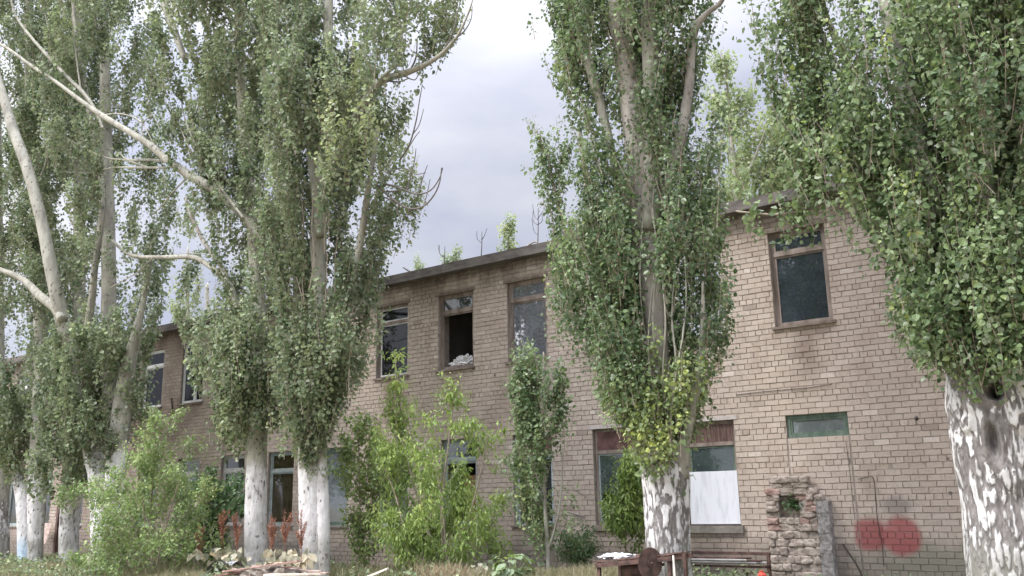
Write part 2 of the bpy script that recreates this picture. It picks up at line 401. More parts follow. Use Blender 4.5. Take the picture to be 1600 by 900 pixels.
CONC = simple('weathered_concrete', (0.25, 0.24, 0.225), (0.44, 0.42, 0.40), 3.5, 0.95, bs=0.5)
ROOFC = simple('roof_slab_concrete', (0.085, 0.074, 0.07), (0.19, 0.17, 0.155), 2.2, 0.95, sc3=(1, 1, 3), bs=0.5)
LINTEL = simple('pale_lintel', (0.40, 0.36, 0.34), (0.56, 0.52, 0.49), 6, 0.9, bs=0.4)
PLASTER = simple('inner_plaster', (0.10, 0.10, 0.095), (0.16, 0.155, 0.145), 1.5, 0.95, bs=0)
PAINTW = simple('old_white_paint', (0.44, 0.44, 0.43), (0.68, 0.68, 0.66), 7, 0.6, sc3=(1, 1, 0.3), bs=0.3)
PAINTB = simple('old_brown_paint', (0.16, 0.125, 0.105), (0.34, 0.285, 0.25), 6, 0.75, sc3=(1, 1, 0.25), bs=0.4)
PAINTBL = simple('old_pale_blue_paint', (0.30, 0.36, 0.40), (0.48, 0.54, 0.57), 7, 0.7, sc3=(1, 1, 0.3), bs=0.3)
PAINTG = simple('old_green_paint', (0.085, 0.13, 0.10), (0.18, 0.235, 0.19), 7, 0.7, sc3=(1, 1, 0.3), bs=0.3)
PAINTT = simple('old_grey_teal_paint', (0.22, 0.27, 0.26), (0.38, 0.42, 0.41), 7, 0.7, bs=0.3)
SILLM = simple('sill_board', (0.13, 0.105, 0.085), (0.26, 0.215, 0.18), 7, 0.9, bs=0.4)
SILLC = simple('cement_sill', (0.145, 0.135, 0.115), (0.27, 0.25, 0.22), 7, 0.95, bs=0.4)
BOARDB = simple('brown_boards', (0.075, 0.045, 0.04), (0.19, 0.125, 0.11), 5, 0.85, sc3=(7, 1, 0.6), bs=0.5)
BOARDR = simple('red_brown_panel', (0.09, 0.05, 0.045), (0.19, 0.105, 0.095), 5, 0.85, bs=0.3)
BOARDW = simple('white_board', (0.50, 0.52, 0.56), (0.72, 0.735, 0.79), 3.5, 0.6, bs=0.05, mid=(0.22, 0.5), sc3=(3, 1, 0.5))
RUST = simple('rusty_iron', (0.055, 0.036, 0.032), (0.15, 0.09, 0.072), 8, 0.8, bs=0.5, metallic=0.2)
RUSTL = simple('rusty_saw_blade', (0.07, 0.05, 0.045), (0.17, 0.105, 0.09), 10, 0.55, bs=0.3, metallic=0.4)
OLDWOOD = simple('old_wood', (0.20, 0.14, 0.12), (0.42, 0.33, 0.28), 5, 0.9, sc3=(1, 1, 6), bs=0.5)
REDWOOD = simple('reddish_plank', (0.20, 0.11, 0.09), (0.40, 0.27, 0.23), 6, 0.9, sc3=(1, 4, 4), bs=0.4)
PALEWOOD = simple('pale_board', (0.50, 0.44, 0.36), (0.72, 0.66, 0.57), 5, 0.85, bs=0.3)
REDP = simple('red_plastic', (0.50, 0.075, 0.05), (0.62, 0.11, 0.075), 5, 0.5, bs=0.1)
CLOTH = simple('crumpled_film', (0.50, 0.50, 0.50), (0.72, 0.72, 0.73), 4, 0.45, bs=0.3)
GREYCLOTH = simple('grey_cloth', (0.17, 0.17, 0.18), (0.38, 0.38, 0.39), 3, 0.8, bs=0.3)
RUBBLE = simple('rubble_stone', (0.26, 0.215, 0.185), (0.48, 0.415, 0.36), 7, 0.95, bs=0.9, bd=0.02)
REDBRICK = simple('broken_red_brick', (0.27, 0.17, 0.145), (0.40, 0.30, 0.26), 9, 0.95, bs=0.7)
BLACKM = simple('black_wire', (0.03, 0.027, 0.025), (0.06, 0.05, 0.045), 5, 0.8, bs=0)

def glassmat(name, tint, refl=1.0, dirt_sheen=0.25, dirt_sheenc=(0.30, 0.33, 0.33), rough=0.03):
    m, nt, b = newmat(name)
    gl = node(nt, 'ShaderNodeBsdfGlossy'); gl.inputs['Roughness'].default_value = rough
    wav = noise(nt, 1.6, 2, 0.5); bn = node(nt, 'ShaderNodeBump'); bn.inputs['Strength'].default_value = 0.03; bn.inputs['Distance'].default_value = 0.01
    nt.links.new(wav, bn.inputs['Height']); nt.links.new(bn.outputs[0], gl.inputs['Normal'])
    trn = node(nt, 'ShaderNodeBsdfTransparent'); trn.inputs['Color'].default_value = (*tint, 1)
    fr = node(nt, 'ShaderNodeFresnel'); fr.inputs['IOR'].default_value = 1.55
    f = M_(nt, 'MULTIPLY', fr.outputs[0], 2.0*refl, clamp=True); f = M_(nt, 'ADD', f, 0.10*refl, clamp=True)
    m1 = node(nt, 'ShaderNodeMixShader'); nt.links.new(f, m1.inputs[0]); nt.links.new(trn.outputs[0], m1.inputs[1]); nt.links.new(gl.outputs[0], m1.inputs[2])
    df = node(nt, 'ShaderNodeBsdfDiffuse'); df.inputs['Color'].default_value = (*dirt_sheenc, 1)  # diffuse layer: real dirt, and on one pane painted sky reflection
    dn = noise(nt, 3.0, 6, 0.7); dm = mrange(nt, dn, 0.35, 0.75, dirt_sheen*0.7, dirt_sheen*1.25)
    m2 = node(nt, 'ShaderNodeMixShader'); nt.links.new(dm, m2.inputs[0]); nt.links.new(m1.outputs[0], m2.inputs[1]); nt.links.new(df.outputs[0], m2.inputs[2])
    nt.links.new(m2.outputs[0], nt.nodes['Material Output'].inputs['Surface'])
    nt.nodes.remove(b); return m
GL_DARK = glassmat('window_glass', (0.5, 0.53, 0.55), 0.45, 0.10, (0.16, 0.18, 0.2))
GL_DUST = glassmat('dusty_glass', (0.42, 0.47, 0.47), 0.45, 0.22, (0.2, 0.23, 0.23))
GL_BLACK = glassmat('black_glass', (0.35, 0.36, 0.38), 0.09, 0.12, (0.09, 0.10, 0.11))
PAINTW2 = simple('white_paint', (0.62, 0.62, 0.62), (0.80, 0.80, 0.79), 7, 0.5, bs=0.1)
GL_MILK = glassmat('milky_glass', (0.30, 0.36, 0.36), 0.8, 0.42, (0.36, 0.41, 0.42))
GL_TEAL = glassmat('teal_dirty_glass', (0.25, 0.32, 0.32), 0.6, 0.42, (0.12, 0.165, 0.165))

# ------------------------------------------------------------------ ground
xs = np.unique(np.concatenate([np.linspace(-600, -60, 28), np.linspace(-60, 15, 301), np.linspace(15, 400, 24)]))
ys = np.unique(np.concatenate([np.linspace(-300, -4, 24), np.linspace(-4, 22, 105), np.linspace(22, 700, 40)]))
GX, GY = np.meshgrid(xs, ys, indexing='ij'); GZ = gz(GX, GY)
nV = np.stack([GX, GY, GZ], -1).reshape(-1, 3)
ii, jj = np.meshgrid(np.arange(len(xs)-1), np.arange(len(ys)-1), indexing='ij'); ny = len(ys)
Q = np.stack([ii*ny+jj, (ii+1)*ny+jj, (ii+1)*ny+jj+1, ii*ny+jj+1], -1).reshape(-1, 4)
gm, nt, b = newmat('dry_soil')
n1 = noise(nt, 1.3, 6, 0.65); n2 = noise(nt, 14, 5, 0.7)
c = ramp(nt, n1, [(0.35, (0.16, 0.125, 0.09)), (0.5, (0.22, 0.185, 0.13)), (0.65, (0.13, 0.15, 0.07))])
c = mixc(nt, mrange(nt, n2, 0.45, 0.65, 0, 0.6), c, (0.33, 0.28, 0.21)); nt.links.new(c, b.inputs['Base Color'])
b.inputs['Roughness'].default_value = 1.0; bump(nt, b, n2, 0.8, 0.04)
tag(npmesh('ground', nV, Q, gm, smooth=True), kind='structure')

# ------------------------------------------------------------------ the building
WY = 16.0; XL, XR = -46.0, 4.0; ZT = 6.86
PITCH = 2.025
UW = [(-5.64-PITCH*k, 1.05) for k in range(0, 20)]          # upper windows: left edge, width
LWn = [(-7.60-PITCH*k*0.997, 1.02) for k in range(0, 18)]   # ground floor windows
UZ = (4.6, 6.4); LZ = (1.1, 3.0)
SM = (-5.60, -4.52, 2.6, 3.0)                              # the small window over the bricked-up door
bld = empty('brick_building', (-20, WY, 0), 'long abandoned two storey building of pale pinkish silicate brick with flat concrete roof', 'building')
holes = [(x, x+wd, UZ[0], UZ[1]) for x, wd in UW] + [(x, x+wd, LZ[0], LZ[1]) for x, wd in LWn] + [SM]

def wall_bands(y0, y1):
    mb = MB()
    zs = [-0.4, LZ[0], SM[2], LZ[1], UZ[0], UZ[1], ZT]
    for a, c_ in zip(zs[:-1], zs[1:]):
        hs = sorted([(h[0], h[1]) for h in holes if h[2] < (a+c_)/2 < h[3]])
        x = XL
        for h0, h1 in hs+[(XR, XR)]:
            if h0 > x: mb.box(x, h0, y0, y1, a, c_)
            x = h1
    return mb
wl = wall_bands(WY+0.014, WY+0.40).build('wall', MORTAR); keep(wl, bld)

# individual bricks on the face of the wall (one mesh, surface pattern of the wall)
def bricks():
    V = []; cv = []; n = 0; r = random.Random(5)
    CH = 0.1; J = 0.0062; JV = 0.0042
    row = 0; z = 0.0
    while z < ZT-0.01:
        z0, z1 = z+J, z+CH-J
        header = (row % 6 == 3)
        bl = 0.13 if header else 0.26
        off = (0.13 if row % 2 else 0.0) if not header else 0.065
        ch = sorted([(h[0], h[1]) for h in holes if h[2] < (z0+z1)/2 < h[3]])
        # the bricked-up door under the small window is a separate, rougher infill
        door = z1 < 2.6 and z0 > 0.1
        segs = []; x = XL
        for h0, h1 in ch+([(SM[0]-0.012, SM[1]+0.012)] if door else []):
            segs.append((x, h0)); x = h1
        segs.append((x, XR)); 
        zz_ = [(sg, 0) for sg in segs]
        if door: zz_.append(((SM[0]+0.012, SM[1]-0.012), 1))
        for (s0, s1), inf in zz_:
            x = XL+off + math.floor((s0-XL-off)/bl)*bl
            if inf: x -= 0.1
            while x < s1-0.01:
                j = r.gauss(0, 0.003)
                a, c_ = max(x+JV+abs(r.gauss(0, .0015)), s0+0.003), min(x+bl-JV+j*0.5, s1-0.003)
                w_ = bl
                if c_-a > 0.03:
                    y = WY + abs(r.gauss(0, 0.0022)) - (0.004 if r.random() < 0.08 else 0)
                    if r.random() < 0.006: y += 0.011
                    dz = r.gauss(0, 0.0016) + (0.004*math.sin(x*1.3) if inf else 0); t = r.gauss(0, 0.0012)
                    ja = [r.gauss(0, 0.0016) for _ in range(8)]
                    q = [(a+ja[0], y, z0+dz+ja[1]), (c_+ja[2], y+t, z0+dz+ja[3]), (c_+ja[4], y+t, z1+dz+ja[5]), (a+ja[6], y, z1+dz+ja[7])]
                    # small chamfer: front face is inset from the brick's body
                    e = 0.0025
                    fr_ = [(q[0][0]+e, y, q[0][2]+e), (q[1][0]-e, y+t, q[1][2]+e), (q[2][0]-e, y+t, q[2][2]-e), (q[3][0]+e, y, q[3][2]-e)]
                    mid = [(p[0], p[1]+e+0.001, p[2]) for p in q]
                    bk = [(p[0], WY+0.02, p[2]) for p in q]
                    V += fr_+mid+bk
                    u = min(1, max(0, r.gauss(0.55, 0.15) + (0.12 if inf else 0)))
                    if r.random() < 0.012: u = 0.05
                    if r.random() < 0.02: u = 1.0
                    cv += [u]*12
                x += w_
        z += CH; row += 1
    V = np.array(V); nb = len(V)//12
    base = np.array([[0, 1, 2, 3], [4, 5, 1, 0], [5, 6, 2, 1], [6, 7, 3, 2], [7, 4, 0, 3], [8, 9, 5, 4], [9, 10, 6, 5], [10, 11, 7, 6], [11, 8, 4, 7]])
    Qb = (base[None]+12*np.arange(nb)[:, None, None]).reshape(-1, 4)
    return npmesh('brickwork', V, Qb, BRICK, attrs={'cv': cv})
keep(bricks(), bld)
# other walls, floors, partitions
BD = 11.0
mb = MB()
mb.box(XL, XL+0.4, WY+0.4, WY+BD-0.4, -0.4, ZT); mb.box(XR-0.4, XR, WY+0.4, WY+BD-0.4, -0.4, ZT)
mb.box(XL, XR, WY+BD-0.4, WY+BD, -0.4, ZT)
keep(mb.build('outer_wall', BRICK), bld)
mb = MB()
mb.box(XL+0.4, XR-0.4, WY+0.402, WY+BD-0.402, 0.2, 0.35); mb.box(XL+0.4, XR-0.4, WY+0.402, WY+BD-0.402, 3.55, 3.8)
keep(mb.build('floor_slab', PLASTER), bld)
mb = MB()
for k in range(12):
    x = -6.13-2*PITCH*k+0.1
    mb.box(x, x+0.12, WY+0.404, WY+4.9, 0.352, 3.548); mb.box(x, x+0.12, WY+0.404, WY+4.9, 3.802, ZT-0.002)
mb.box(XL+0.402, XR-0.402, WY+4.9, WY+5.05, 0.352, 3.548); mb.box(XL+0.402, XR-0.402, WY+4.9, WY+5.05, 3.802, ZT-0.002)
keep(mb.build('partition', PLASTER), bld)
# roof slab: panels with slightly different edges, felt on top
mb = MB(); x = XL-0.2; r = random.Random(3)
while x < XR+0.2:
    x2 = min(x+2.98, XR+0.2)
    dy, dz = r.uniform(-0.012, 0.012), r.uniform(-0.008, 0.008)
    mb.box(x+0.004, x2-0.004, WY-0.27+dy, WY+BD+0.3, ZT+0.01+dz, ZT+0.225+dz, 0)
    x = x2
rf = keep(mb.build('roof', ROOFC), bld)
mb = MB(); nx = 160; xx = np.linspace(XL-0.25, XR+0.25, nx)
lip = (fbm(np.stack([xx*1.7, xx*0, xx*0], -1), 3)-0.5)*0.05
for i in range(nx-1):
    mb.box(xx[i], xx[i+1], WY-0.31+lip[i]*0.8, WY+BD+0.32, ZT+0.24, ZT+0.265+abs(lip[i])*0.8)
keep(mb.build('roofing_felt', simple('roofing_felt', (0.13, 0.12, 0.115), (0.26, 0.24, 0.225), 3, 0.95, bs=0.4)), rf)

# windows -----------------------------------------------------------------
def framebox(mb, x0, x1, z0, z1, t, y0, y1):
    mb.box(x0, x1, y0, y1, z0, z0+t); mb.box(x0, x1, y0, y1, z1-t, z1)
    mb.box(x0, x0+t, y0, y1, z0+t, z1-t); mb.box(x1-t, x1, y0, y1, z0+t, z1-t)
def pane(x0, x1, z0, z1, y, mat, parent, hole=None):
    if hole is None:
        V = [(x0, y, z0), (x1, y, z0), (x1, y, z1), (x0, y, z1), (x0, y+.004, z0), (x1, y+.004, z0), (x1, y+.004, z1), (x0, y+.004, z1)]
        Qf = [[0, 1, 2, 3], [5, 4, 7, 6], [4, 0, 3, 7], [1, 5, 6, 2], [3, 2, 6, 7], [4, 5, 1, 0]]
        o = npmesh('pane', V, Qf, mat)
    else:
        # ring between rectangle and a jagged hole
        h = np.array(hole); n = len(h); cx_, cz_ = h.mean(0)
        out = []
        for hx, hz in h:
            dx, dz = hx-cx_, hz-cz_
            s_ = min(((x1-cx_)/dx if dx > 0 else (x0-cx_)/dx) if abs(dx) > 1e-6 else 1e9, ((z1-cz_)/dz if dz > 0 else (z0-cz_)/dz) if abs(dz) > 1e-6 else 1e9)
            out.append((cx_+dx*s_, cz_+dz*s_))
        # snap nearest outer points to corners
        out = np.array(out)
        for cxx in (x0, x1):
            for czz in (z0, z1):
                k = np.argmin(((out-[cxx, czz])**2).sum(1)); out[k] = (cxx, czz)
        V = [(a, y, c_) for a, c_ in h]+[(a, y, c_) for a, c_ in out]
        Qf = [[i, (i+1) % n, n+(i+1) % n, n+i] for i in range(n)]
        o = npmesh('pane', V, Qf, mat)
    keep2(o, parent); return o
def keep2(o, parent):
    """parent deeper in the tree; vertices are world coordinates and every ancestor below the thing sits at the thing's offset"""
    o.parent = parent; o.location = (0, 0, 0)
    return o
def window(x0, x1, z0, z1, fmat=PAINTB, glass=GL_DARK, tr=0.45, mull=None, rec=0.09, upper=True, label=None, sash=None, top='glass', low='glass', sillm=None, lint=None, hole=None, sillext=0.05):
    """window in the wall: the frame is the part, its panes, sash, sill and lintel are sub-parts"""
    y0 = WY+rec; y1 = y0+0.07; t = 0.055
    mb = MB(); g = 0.004
    framebox(mb, x0+g, x1-g, z0+g, z1-g, t, y0, y1)
    zt = z1-tr
    if tr: mb.box(x0+t+g, x1-t-g, y0-0.012, y1, zt-0.035, zt+0.035)
    if mull: mb.box(mull-0.03, mull+0.03, y0+0.004, y1, z0+t+g, zt-0.035)
    wn = keep(mb.build('window', fmat), bld)
    if label: wn['label'] = label
    sm = sash or fmat; s = 0.035
    xa, xb = x0+t+g, x1-t-g
    openings = []
    if tr: openings.append((xa, xb, zt+0.035, z1-t-g, top))
    zl = (zt-0.035) if tr else z1-t-g
    if mull: openings += [(xa, mull-0.03, z0+t+g, zl, low), (mull+0.03, xb, z0+t+g, zl, low)]
    else: openings.append((xa, xb, z0+t+g, zl, low))
    sb = MB(); used = False
    for a, c_, d, e, kind in openings:
        if kind in ('glass', 'hole', 'open'):
            framebox(sb, a+.002, c_-.002, d+.002, e-.002, s, y0+0.012, y0+0.052); used = True
        if kind == 'glass': pane(a+s, c_-s, d+s, e-s, y0+0.03, glass, wn)
        elif kind == 'hole': pane(a+s, c_-s, d+s, e-s, y0+0.03, glass, wn, hole=hole)
        elif kind == 'boards':
            pb = MB(); nb = 7; wv = (c_-a)/nb
            for i in range(nb): pb.box(a+i*wv+.002, a+(i+1)*wv-.002, y0-0.006-random.uniform(0, .006), y0+0.02, d+.002, e-.002)
            keep2(pb.build('board_panel', BOARDB), wn)
        elif kind == 'panel':
            pb = MB(); pb.box(a, c_, y0-0.008, y0+0.02, d, e); keep2(pb.build('board_panel', BOARDR), wn)
        elif kind == 'void': pass
    if used: keep2(sb.build('sash', sm), wn)
    if sillm:
        sb = MB(); sb.box(x0-sillext, x1+sillext, WY-0.05, y0-0.002, z0-0.035, z0+0.012, 0.003); keep2(sb.build('sill', sillm), wn)
    if lint:
        sb = MB(); sb.box(x0-0.09, x1+0.07, WY-0.012, WY+0.05, z1+0.003, z1+0.07, 0.002); keep2(sb.build('lintel', lint), wn)
    return wn

rw = random.Random(11)
for k, (x, wd) in enumerate(UW):
    x1 = x+wd
    if k == 0:
        window(x, x1, *UZ, fmat=PAINTB, glass=glassmat('blue_grey_glass', (0.4, 0.45, 0.5), 1.0, 0.2, (0.15, 0.19, 0.23)), tr=0.42, sillm=SILLM, label='brown framed upper window reflecting the poplar, nearest the right edge', lint=SILLM)
    elif k == 3:
        window(x, x1, *UZ, fmat=PAINTB, glass=glassmat('sky_painted_glass', (0.45, 0.5, 0.55), 2.8, 0.32, (0.42, 0.44, 0.52)), tr=0.42, sillm=SILLM, sash=PAINTB, lint=SILLM, label='brown framed upper window with pale sky reflection partly painted into its large pane')  # pale diffuse layer paints sky reflection into the pane colour, over real gloss
    elif k == 4:
        window(x, x1, *UZ, fmat=PAINTB, glass=GL_DUST, tr=0.42, low='open', sillm=SILLM, lint=SILLM, label='upper window with its big pane gone, crumpled film on the sill')
    elif k == 5:
        window(x, x1, *UZ, fmat=PAINTB, glass=GL_BLACK, tr=0.42, sash=PAINTW, sillm=SILLM, lint=SILLM, label='dark upper window with a pale inner sash at its left')
    elif k == 9:
        window(x, x1, *UZ, fmat=PAINTW2, glass=GL_BLACK, tr=0.47, mull=x+0.62, rec=0.06, sillm=SILLM, label='white framed upper window with a centre bar')
    elif k == 10:
        window(x, x1, *UZ, fmat=PAINTW2, glass=GL_BLACK, tr=0.5, rec=0.06, sillm=SILLM, label='narrow looking white framed upper window at the far left')
    else:
        window(x, x1, *UZ, fmat=rw.choice([PAINTB, PAINTW]), glass=glassmat('sky_pane', (0.4, 0.45, 0.5), 1.8, 0.15) if k == 1 else GL_DUST, tr=0.45, sillm=SILLM)
for k, (x, wd) in enumerate(LWn):
    x1 = x+wd
    if k == 0:
        wn = window(x, x1, *LZ, fmat=PAINTB, glass=GL_TEAL, tr=0.42, top='boards', low='glass', sash=PAINTG, sillm=None, lint=LINTEL, label='lower window closed by a white board with brown planks above')
        m_ = MB(); m_.box(x+0.03, x1-0.02, WY+0.045, WY+0.07, LZ[0]+0.03, LZ[0]+0.98, 0.002); keep2(m_.build('board', BOARDW), wn)
        m_ = MB(); m_.box(x-0.02, x1+0.06, WY-0.07, WY+0.085, LZ[0]-0.13, LZ[0]+0.0, 0.004); keep2(m_.build('sill', SILLC), wn)
    elif k == 1:
        hz = [(x+.10, LZ[0]+.62), (x+.22, LZ[0]+.66), (x+.30, LZ[0]+.63), (x+.40, LZ[0]+.56), (x+.52, LZ[0]+.58), (x+.62, LZ[0]+.55), (x+.55, LZ[0]+.50), (x+.42, LZ[0]+.51), (x+.33, LZ[0]+.46), (x+.28, LZ[0]+.30), (x+.22, LZ[0]+.42), (x+.12, LZ[0]+.40)][::-1]
        wn = window(x, x1, *LZ, fmat=PAINTB, glass=GL_TEAL, tr=0.46, top='panel', low='hole', hole=hz, sash=PAINTT, sillm=None, lint=LINTEL, label='lower window with a jagged hole broken in its dirty teal pane')
        m_ = MB(); m_.box(x-0.02, x1+0.05, WY-0.06, WY+0.085, LZ[0]-0.09, LZ[0]+0.0, 0.004); keep2(m_.build('sill', SILLM), wn)
    elif k == 2:
        window(x, x1, *LZ, fmat=PAINTT, glass=GL_DARK, tr=0.47, top='panel', sash=PAINTBL, sillm=SILLM, label='lower window with a red brown upper panel and pale blue sash')
    elif k == 3:
        wn = window(x, x1, *LZ, fmat=PAINTT, glass=GL_DUST, tr=0.47, low='open', sash=PAINTBL, sillm=SILLC, label='lower window behind the yellow green sapling, brown board inside')
        m_ = MB(); m_.box(x+0.42, x1-0.1, WY+0.3, WY+0.33, LZ[0], LZ[0]+1.1, 0.003); keep2(m_.build('board', simple('orange_brown_board', (0.17, 0.095, 0.055), (0.28, 0.17, 0.10), 4)), wn)
    elif k == 4:
        wn = window(x, x1, *LZ, fmat=PAINTT, glass=GL_DUST, tr=0.25, low='void', top='void', sillm=SILLC, label='open lower window with a torn grey film hanging in it')
        nu, nv = 30, 22; U_, V_ = np.meshgrid(np.linspace(0, 1, nu), np.linspace(0, 1, nv), indexing='ij')
        Xc = x+0.25+0.75*U_*(1-0.25*V_)+0.38*(1-U_)*V_**1.5*0.4; Zc = LZ[1]-0.35-1.45*(1-V_)*1.0
        Xc = x+1.0-(0.22+0.55*(1-V_)**0.8)*U_
        Yc = WY+0.13+0.045*np.sin(U_*23+V_*2.5)+0.02*np.sin(U_*51)
        A = np.stack([Xc, Yc, Zc], -1).reshape(-1, 3); i_, j_ = np.meshgrid(np.arange(nu-1), np.arange(nv-1), indexing='ij')
        keep2(npmesh('torn_film', A, np.stack([i_*nv+j_, (i_+1)*nv+j_, (i_+1)*nv+j_+1, i_*nv+j_+1], -1).reshape(-1, 4), GREYCLOTH, smooth=True), wn)
    elif k in (5,):
        window(x, x1, *LZ, fmat=PAINTG, glass=GL_MILK, tr=0.5, sillm=SILLC, label='milky glazed lower window just right of the whitewashed trunk')
    elif k == 6:
        window(x, x1, *LZ, fmat=PAINTT, glass=glassmat('olive_glass', (0.5, 0.45, 0.25), 0.5, 0.15, (0.2, 0.17, 0.08)), tr=0.5, sillm=SILLC, label='lower window with a yellowish dark pane between two trunks')
    elif k == 7:
        window(x, x1, *LZ, fmat=PAINTW, glass=GL_DUST, tr=0.42, sash=PAINTW, sillm=SILLC, label='white framed lower window with a transom left of the trunks')
    else:
        window(x, x1, *LZ, fmat=rw.choice([PAINTT, PAINTW]), glass=GL_DUST, tr=0.45, sillm=SILLC)
window(*SM, fmat=PAINTG, glass=GL_MILK, tr=0, rec=0.05, label='small green framed strip window over the bricked up door')

# crumpled film on the sill of the window without a pane
def crumple(cx_, cy_, cz_, sx_, sy_, sz_, n=26, seed=0.0, sharp=2.2):
    th, ph = np.meshgrid(np.linspace(0, np.pi, n), np.linspace(0, 2*np.pi, 2*n, endpoint=False), indexing='ij')
    D = np.stack([np.sin(th)*np.cos(ph), np.sin(th)*np.sin(ph), np.cos(th)], -1).reshape(-1, 3)
    r_ = 1+1.1*(np.abs(fbm(D*sharp+seed, 4)-0.5)*2-0.25)
    V = D*r_[:, None]*[sx_, sy_, sz_]+[cx_, cy_, cz_]
    m2 = 2*n; i, j = np.meshgrid(np.arange(n-1), np.arange(m2), indexing='ij'); k = (j+1) % m2
    return V, np.stack([i*m2+j, (i+1)*m2+j, (i+1)*m2+k, i*m2+k], -1).reshape(-1, 4)
x = UW[4][0]
V, Q = crumple(x+0.62, WY+0.22, UZ[0]+0.16, 0.36, 0.1, 0.17, seed=3, sharp=5)
tag(npmesh('crumpled_film', V, Q, CLOTH), 'crumpled pale plastic film heaped on the sill of the paneless upper window', 'plastic film')

# cables and marks on the wall
def cable(pts, r_, name='cable'):
    P = [at(a, b_, WY-0.012) for a, b_ in pts]
    V, Q, T = tube_geo(P, [r_]*len(P), 5)
    return keep(npmesh(name, V, [Q, T], BLACKM), bld)
cable([(1150, 617), (1185, 613), (1225, 609), (1262, 606), (1300, 600)], 0.006)
cable([(1340, 749), (1352, 746), (1364, 746), (1368, 775), (1371, 812), (1378, 850), (1381, 885)], 0.006)
cable([(1322, 690), (1328, 740), (1333, 790), (1336, 812)], 0.004)
cable([(268, 622), (270, 650)], 0.02, 'pipe_stub')
cable([(1430, 655), (1434, 652)], 0.03, 'wall_hook')

# ------------------------------------------------------------------ rubble pier with concrete post
pier = empty('rubble_pier', (-5.5, WY-0.2, 0.2), 'broken pier of crumbling rubble masonry with a hole near its top, against the wall', 'masonry pier')
stones = MB(); reds = MB(); r = random.Random(21)
def rock(mb_, x0, x1, y0, y1, z0, z1, sd_):
    n = 7; g = np.linspace(-1, 1, n)
    faces = []; V = []
    idx = {}
    for a in range(n):
        for b_ in range(n):
            for c_ in range(n):
                if a in (0, n-1) or b_ in (0, n-1) or c_ in (0, n-1):
                    idx[(a, b_, c_)] = len(V); V.append((g[a], g[b_], g[c_]))
    def quad(f):
        for i in range(n-1):
            for j in range(n-1):
                faces.append([idx[f(i, j)], idx[f(i+1, j)], idx[f(i+1, j+1)], idx[f(i, j+1)]])
    quad(lambda i, j: (0, i, j)); quad(lambda i, j: (n-1, j, i)); quad(lambda i, j: (j, 0, i)); quad(lambda i, j: (i, n-1, j)); quad(lambda i, j: (i, j, 0)); quad(lambda i, j: (j, i, n-1))
    V = np.array(V); rr = np.linalg.norm(V, axis=1)
    V = V/np.maximum(rr, 1)[:, None]**0.22
    V *= (1+0.6*(fbm(V*1.9+sd_*3.1, 3)-0.5))[:, None]
    V = V*[(x1-x0)/2, (y1-y0)/2, (z1-z0)/2]+[(x0+x1)/2, (y0+y1)/2, (z0+z1)/2]
    mb_.add(V, faces)
px0, px1 = -6.02, -5.14
z = 0.15; row = 0
while z < 1.86:
    h = r.uniform(0.085, 0.12) if z > 0.95 else r.uniform(0.09, 0.15)
    l_ = px0 + (0.0 if z < 1.68 else 0.05+r.uniform(0, 0.1)); rr_ = px1 + (0.12 if 1.5 < z < 1.72 else 0) - (0 if z < 1.78 else r.uniform(0.1, 0.3))
    x = l_
    while x < rr_-0.03:
        wd = r.uniform(0.1, 0.27); x2 = min(x+wd, rr_)
        inhole = 1.24 < z+h/2 < 1.62 and not (x2 < -5.76 or x > -5.50)
        if not inhole and r.random() > (0.08 if z > 1.2 else 0.0):
            red = z > 0.95 and r.random() < 0.25
            rock(reds if red else stones, x-.002, x2+.012, WY-0.17-r.uniform(0, 0.05), WY-0.05, z+.002, z+h+.008, r.random()*50)
        x = x2
    z += h; row += 1
keep(stones.build('rubble', RUBBLE, None, True), pier); keep(reds.build('brick_course', REDBRICK, None, True), pier)
mb = MB()
for (a, c_, d, e) in ((px0+0.03, px1-0.02, 0.0, 1.24), (px0+0.03, -5.80, 1.24, 1.62), (-5.44, px1-0.02, 1.24, 1.62), (px0+0.1, px1-0.1, 1.62, 1.78)):
    mb.box(a, c_, WY-0.165, WY-0.02, d, e, 0.004)
keep(mb.build('mortar_core', simple('rubble_mortar', (0.24, 0.215, 0.19), (0.42, 0.38, 0.34), 6, 0.95, bs=0.8)), pier)
mb = MB(); nz_ = 24; zz_ = np.linspace(0.0, 1.52, nz_)
nn = (vnoise(np.stack([zz_*9, zz_*0, zz_*0], -1))-0.5)*0.02
for i in range(nz_-1): mb.box(-5.13+nn[i], -4.93+nn[i], WY-0.22+nn[i], WY-0.02, zz_[i], zz_[i+1]+0.001)
post = keep(mb.build('concrete_post', simple('mottled_concrete', (0.17, 0.16, 0.145), (0.42, 0.40, 0.385), 14, 0.95, bs=0.8, bd=0.02)), pier)

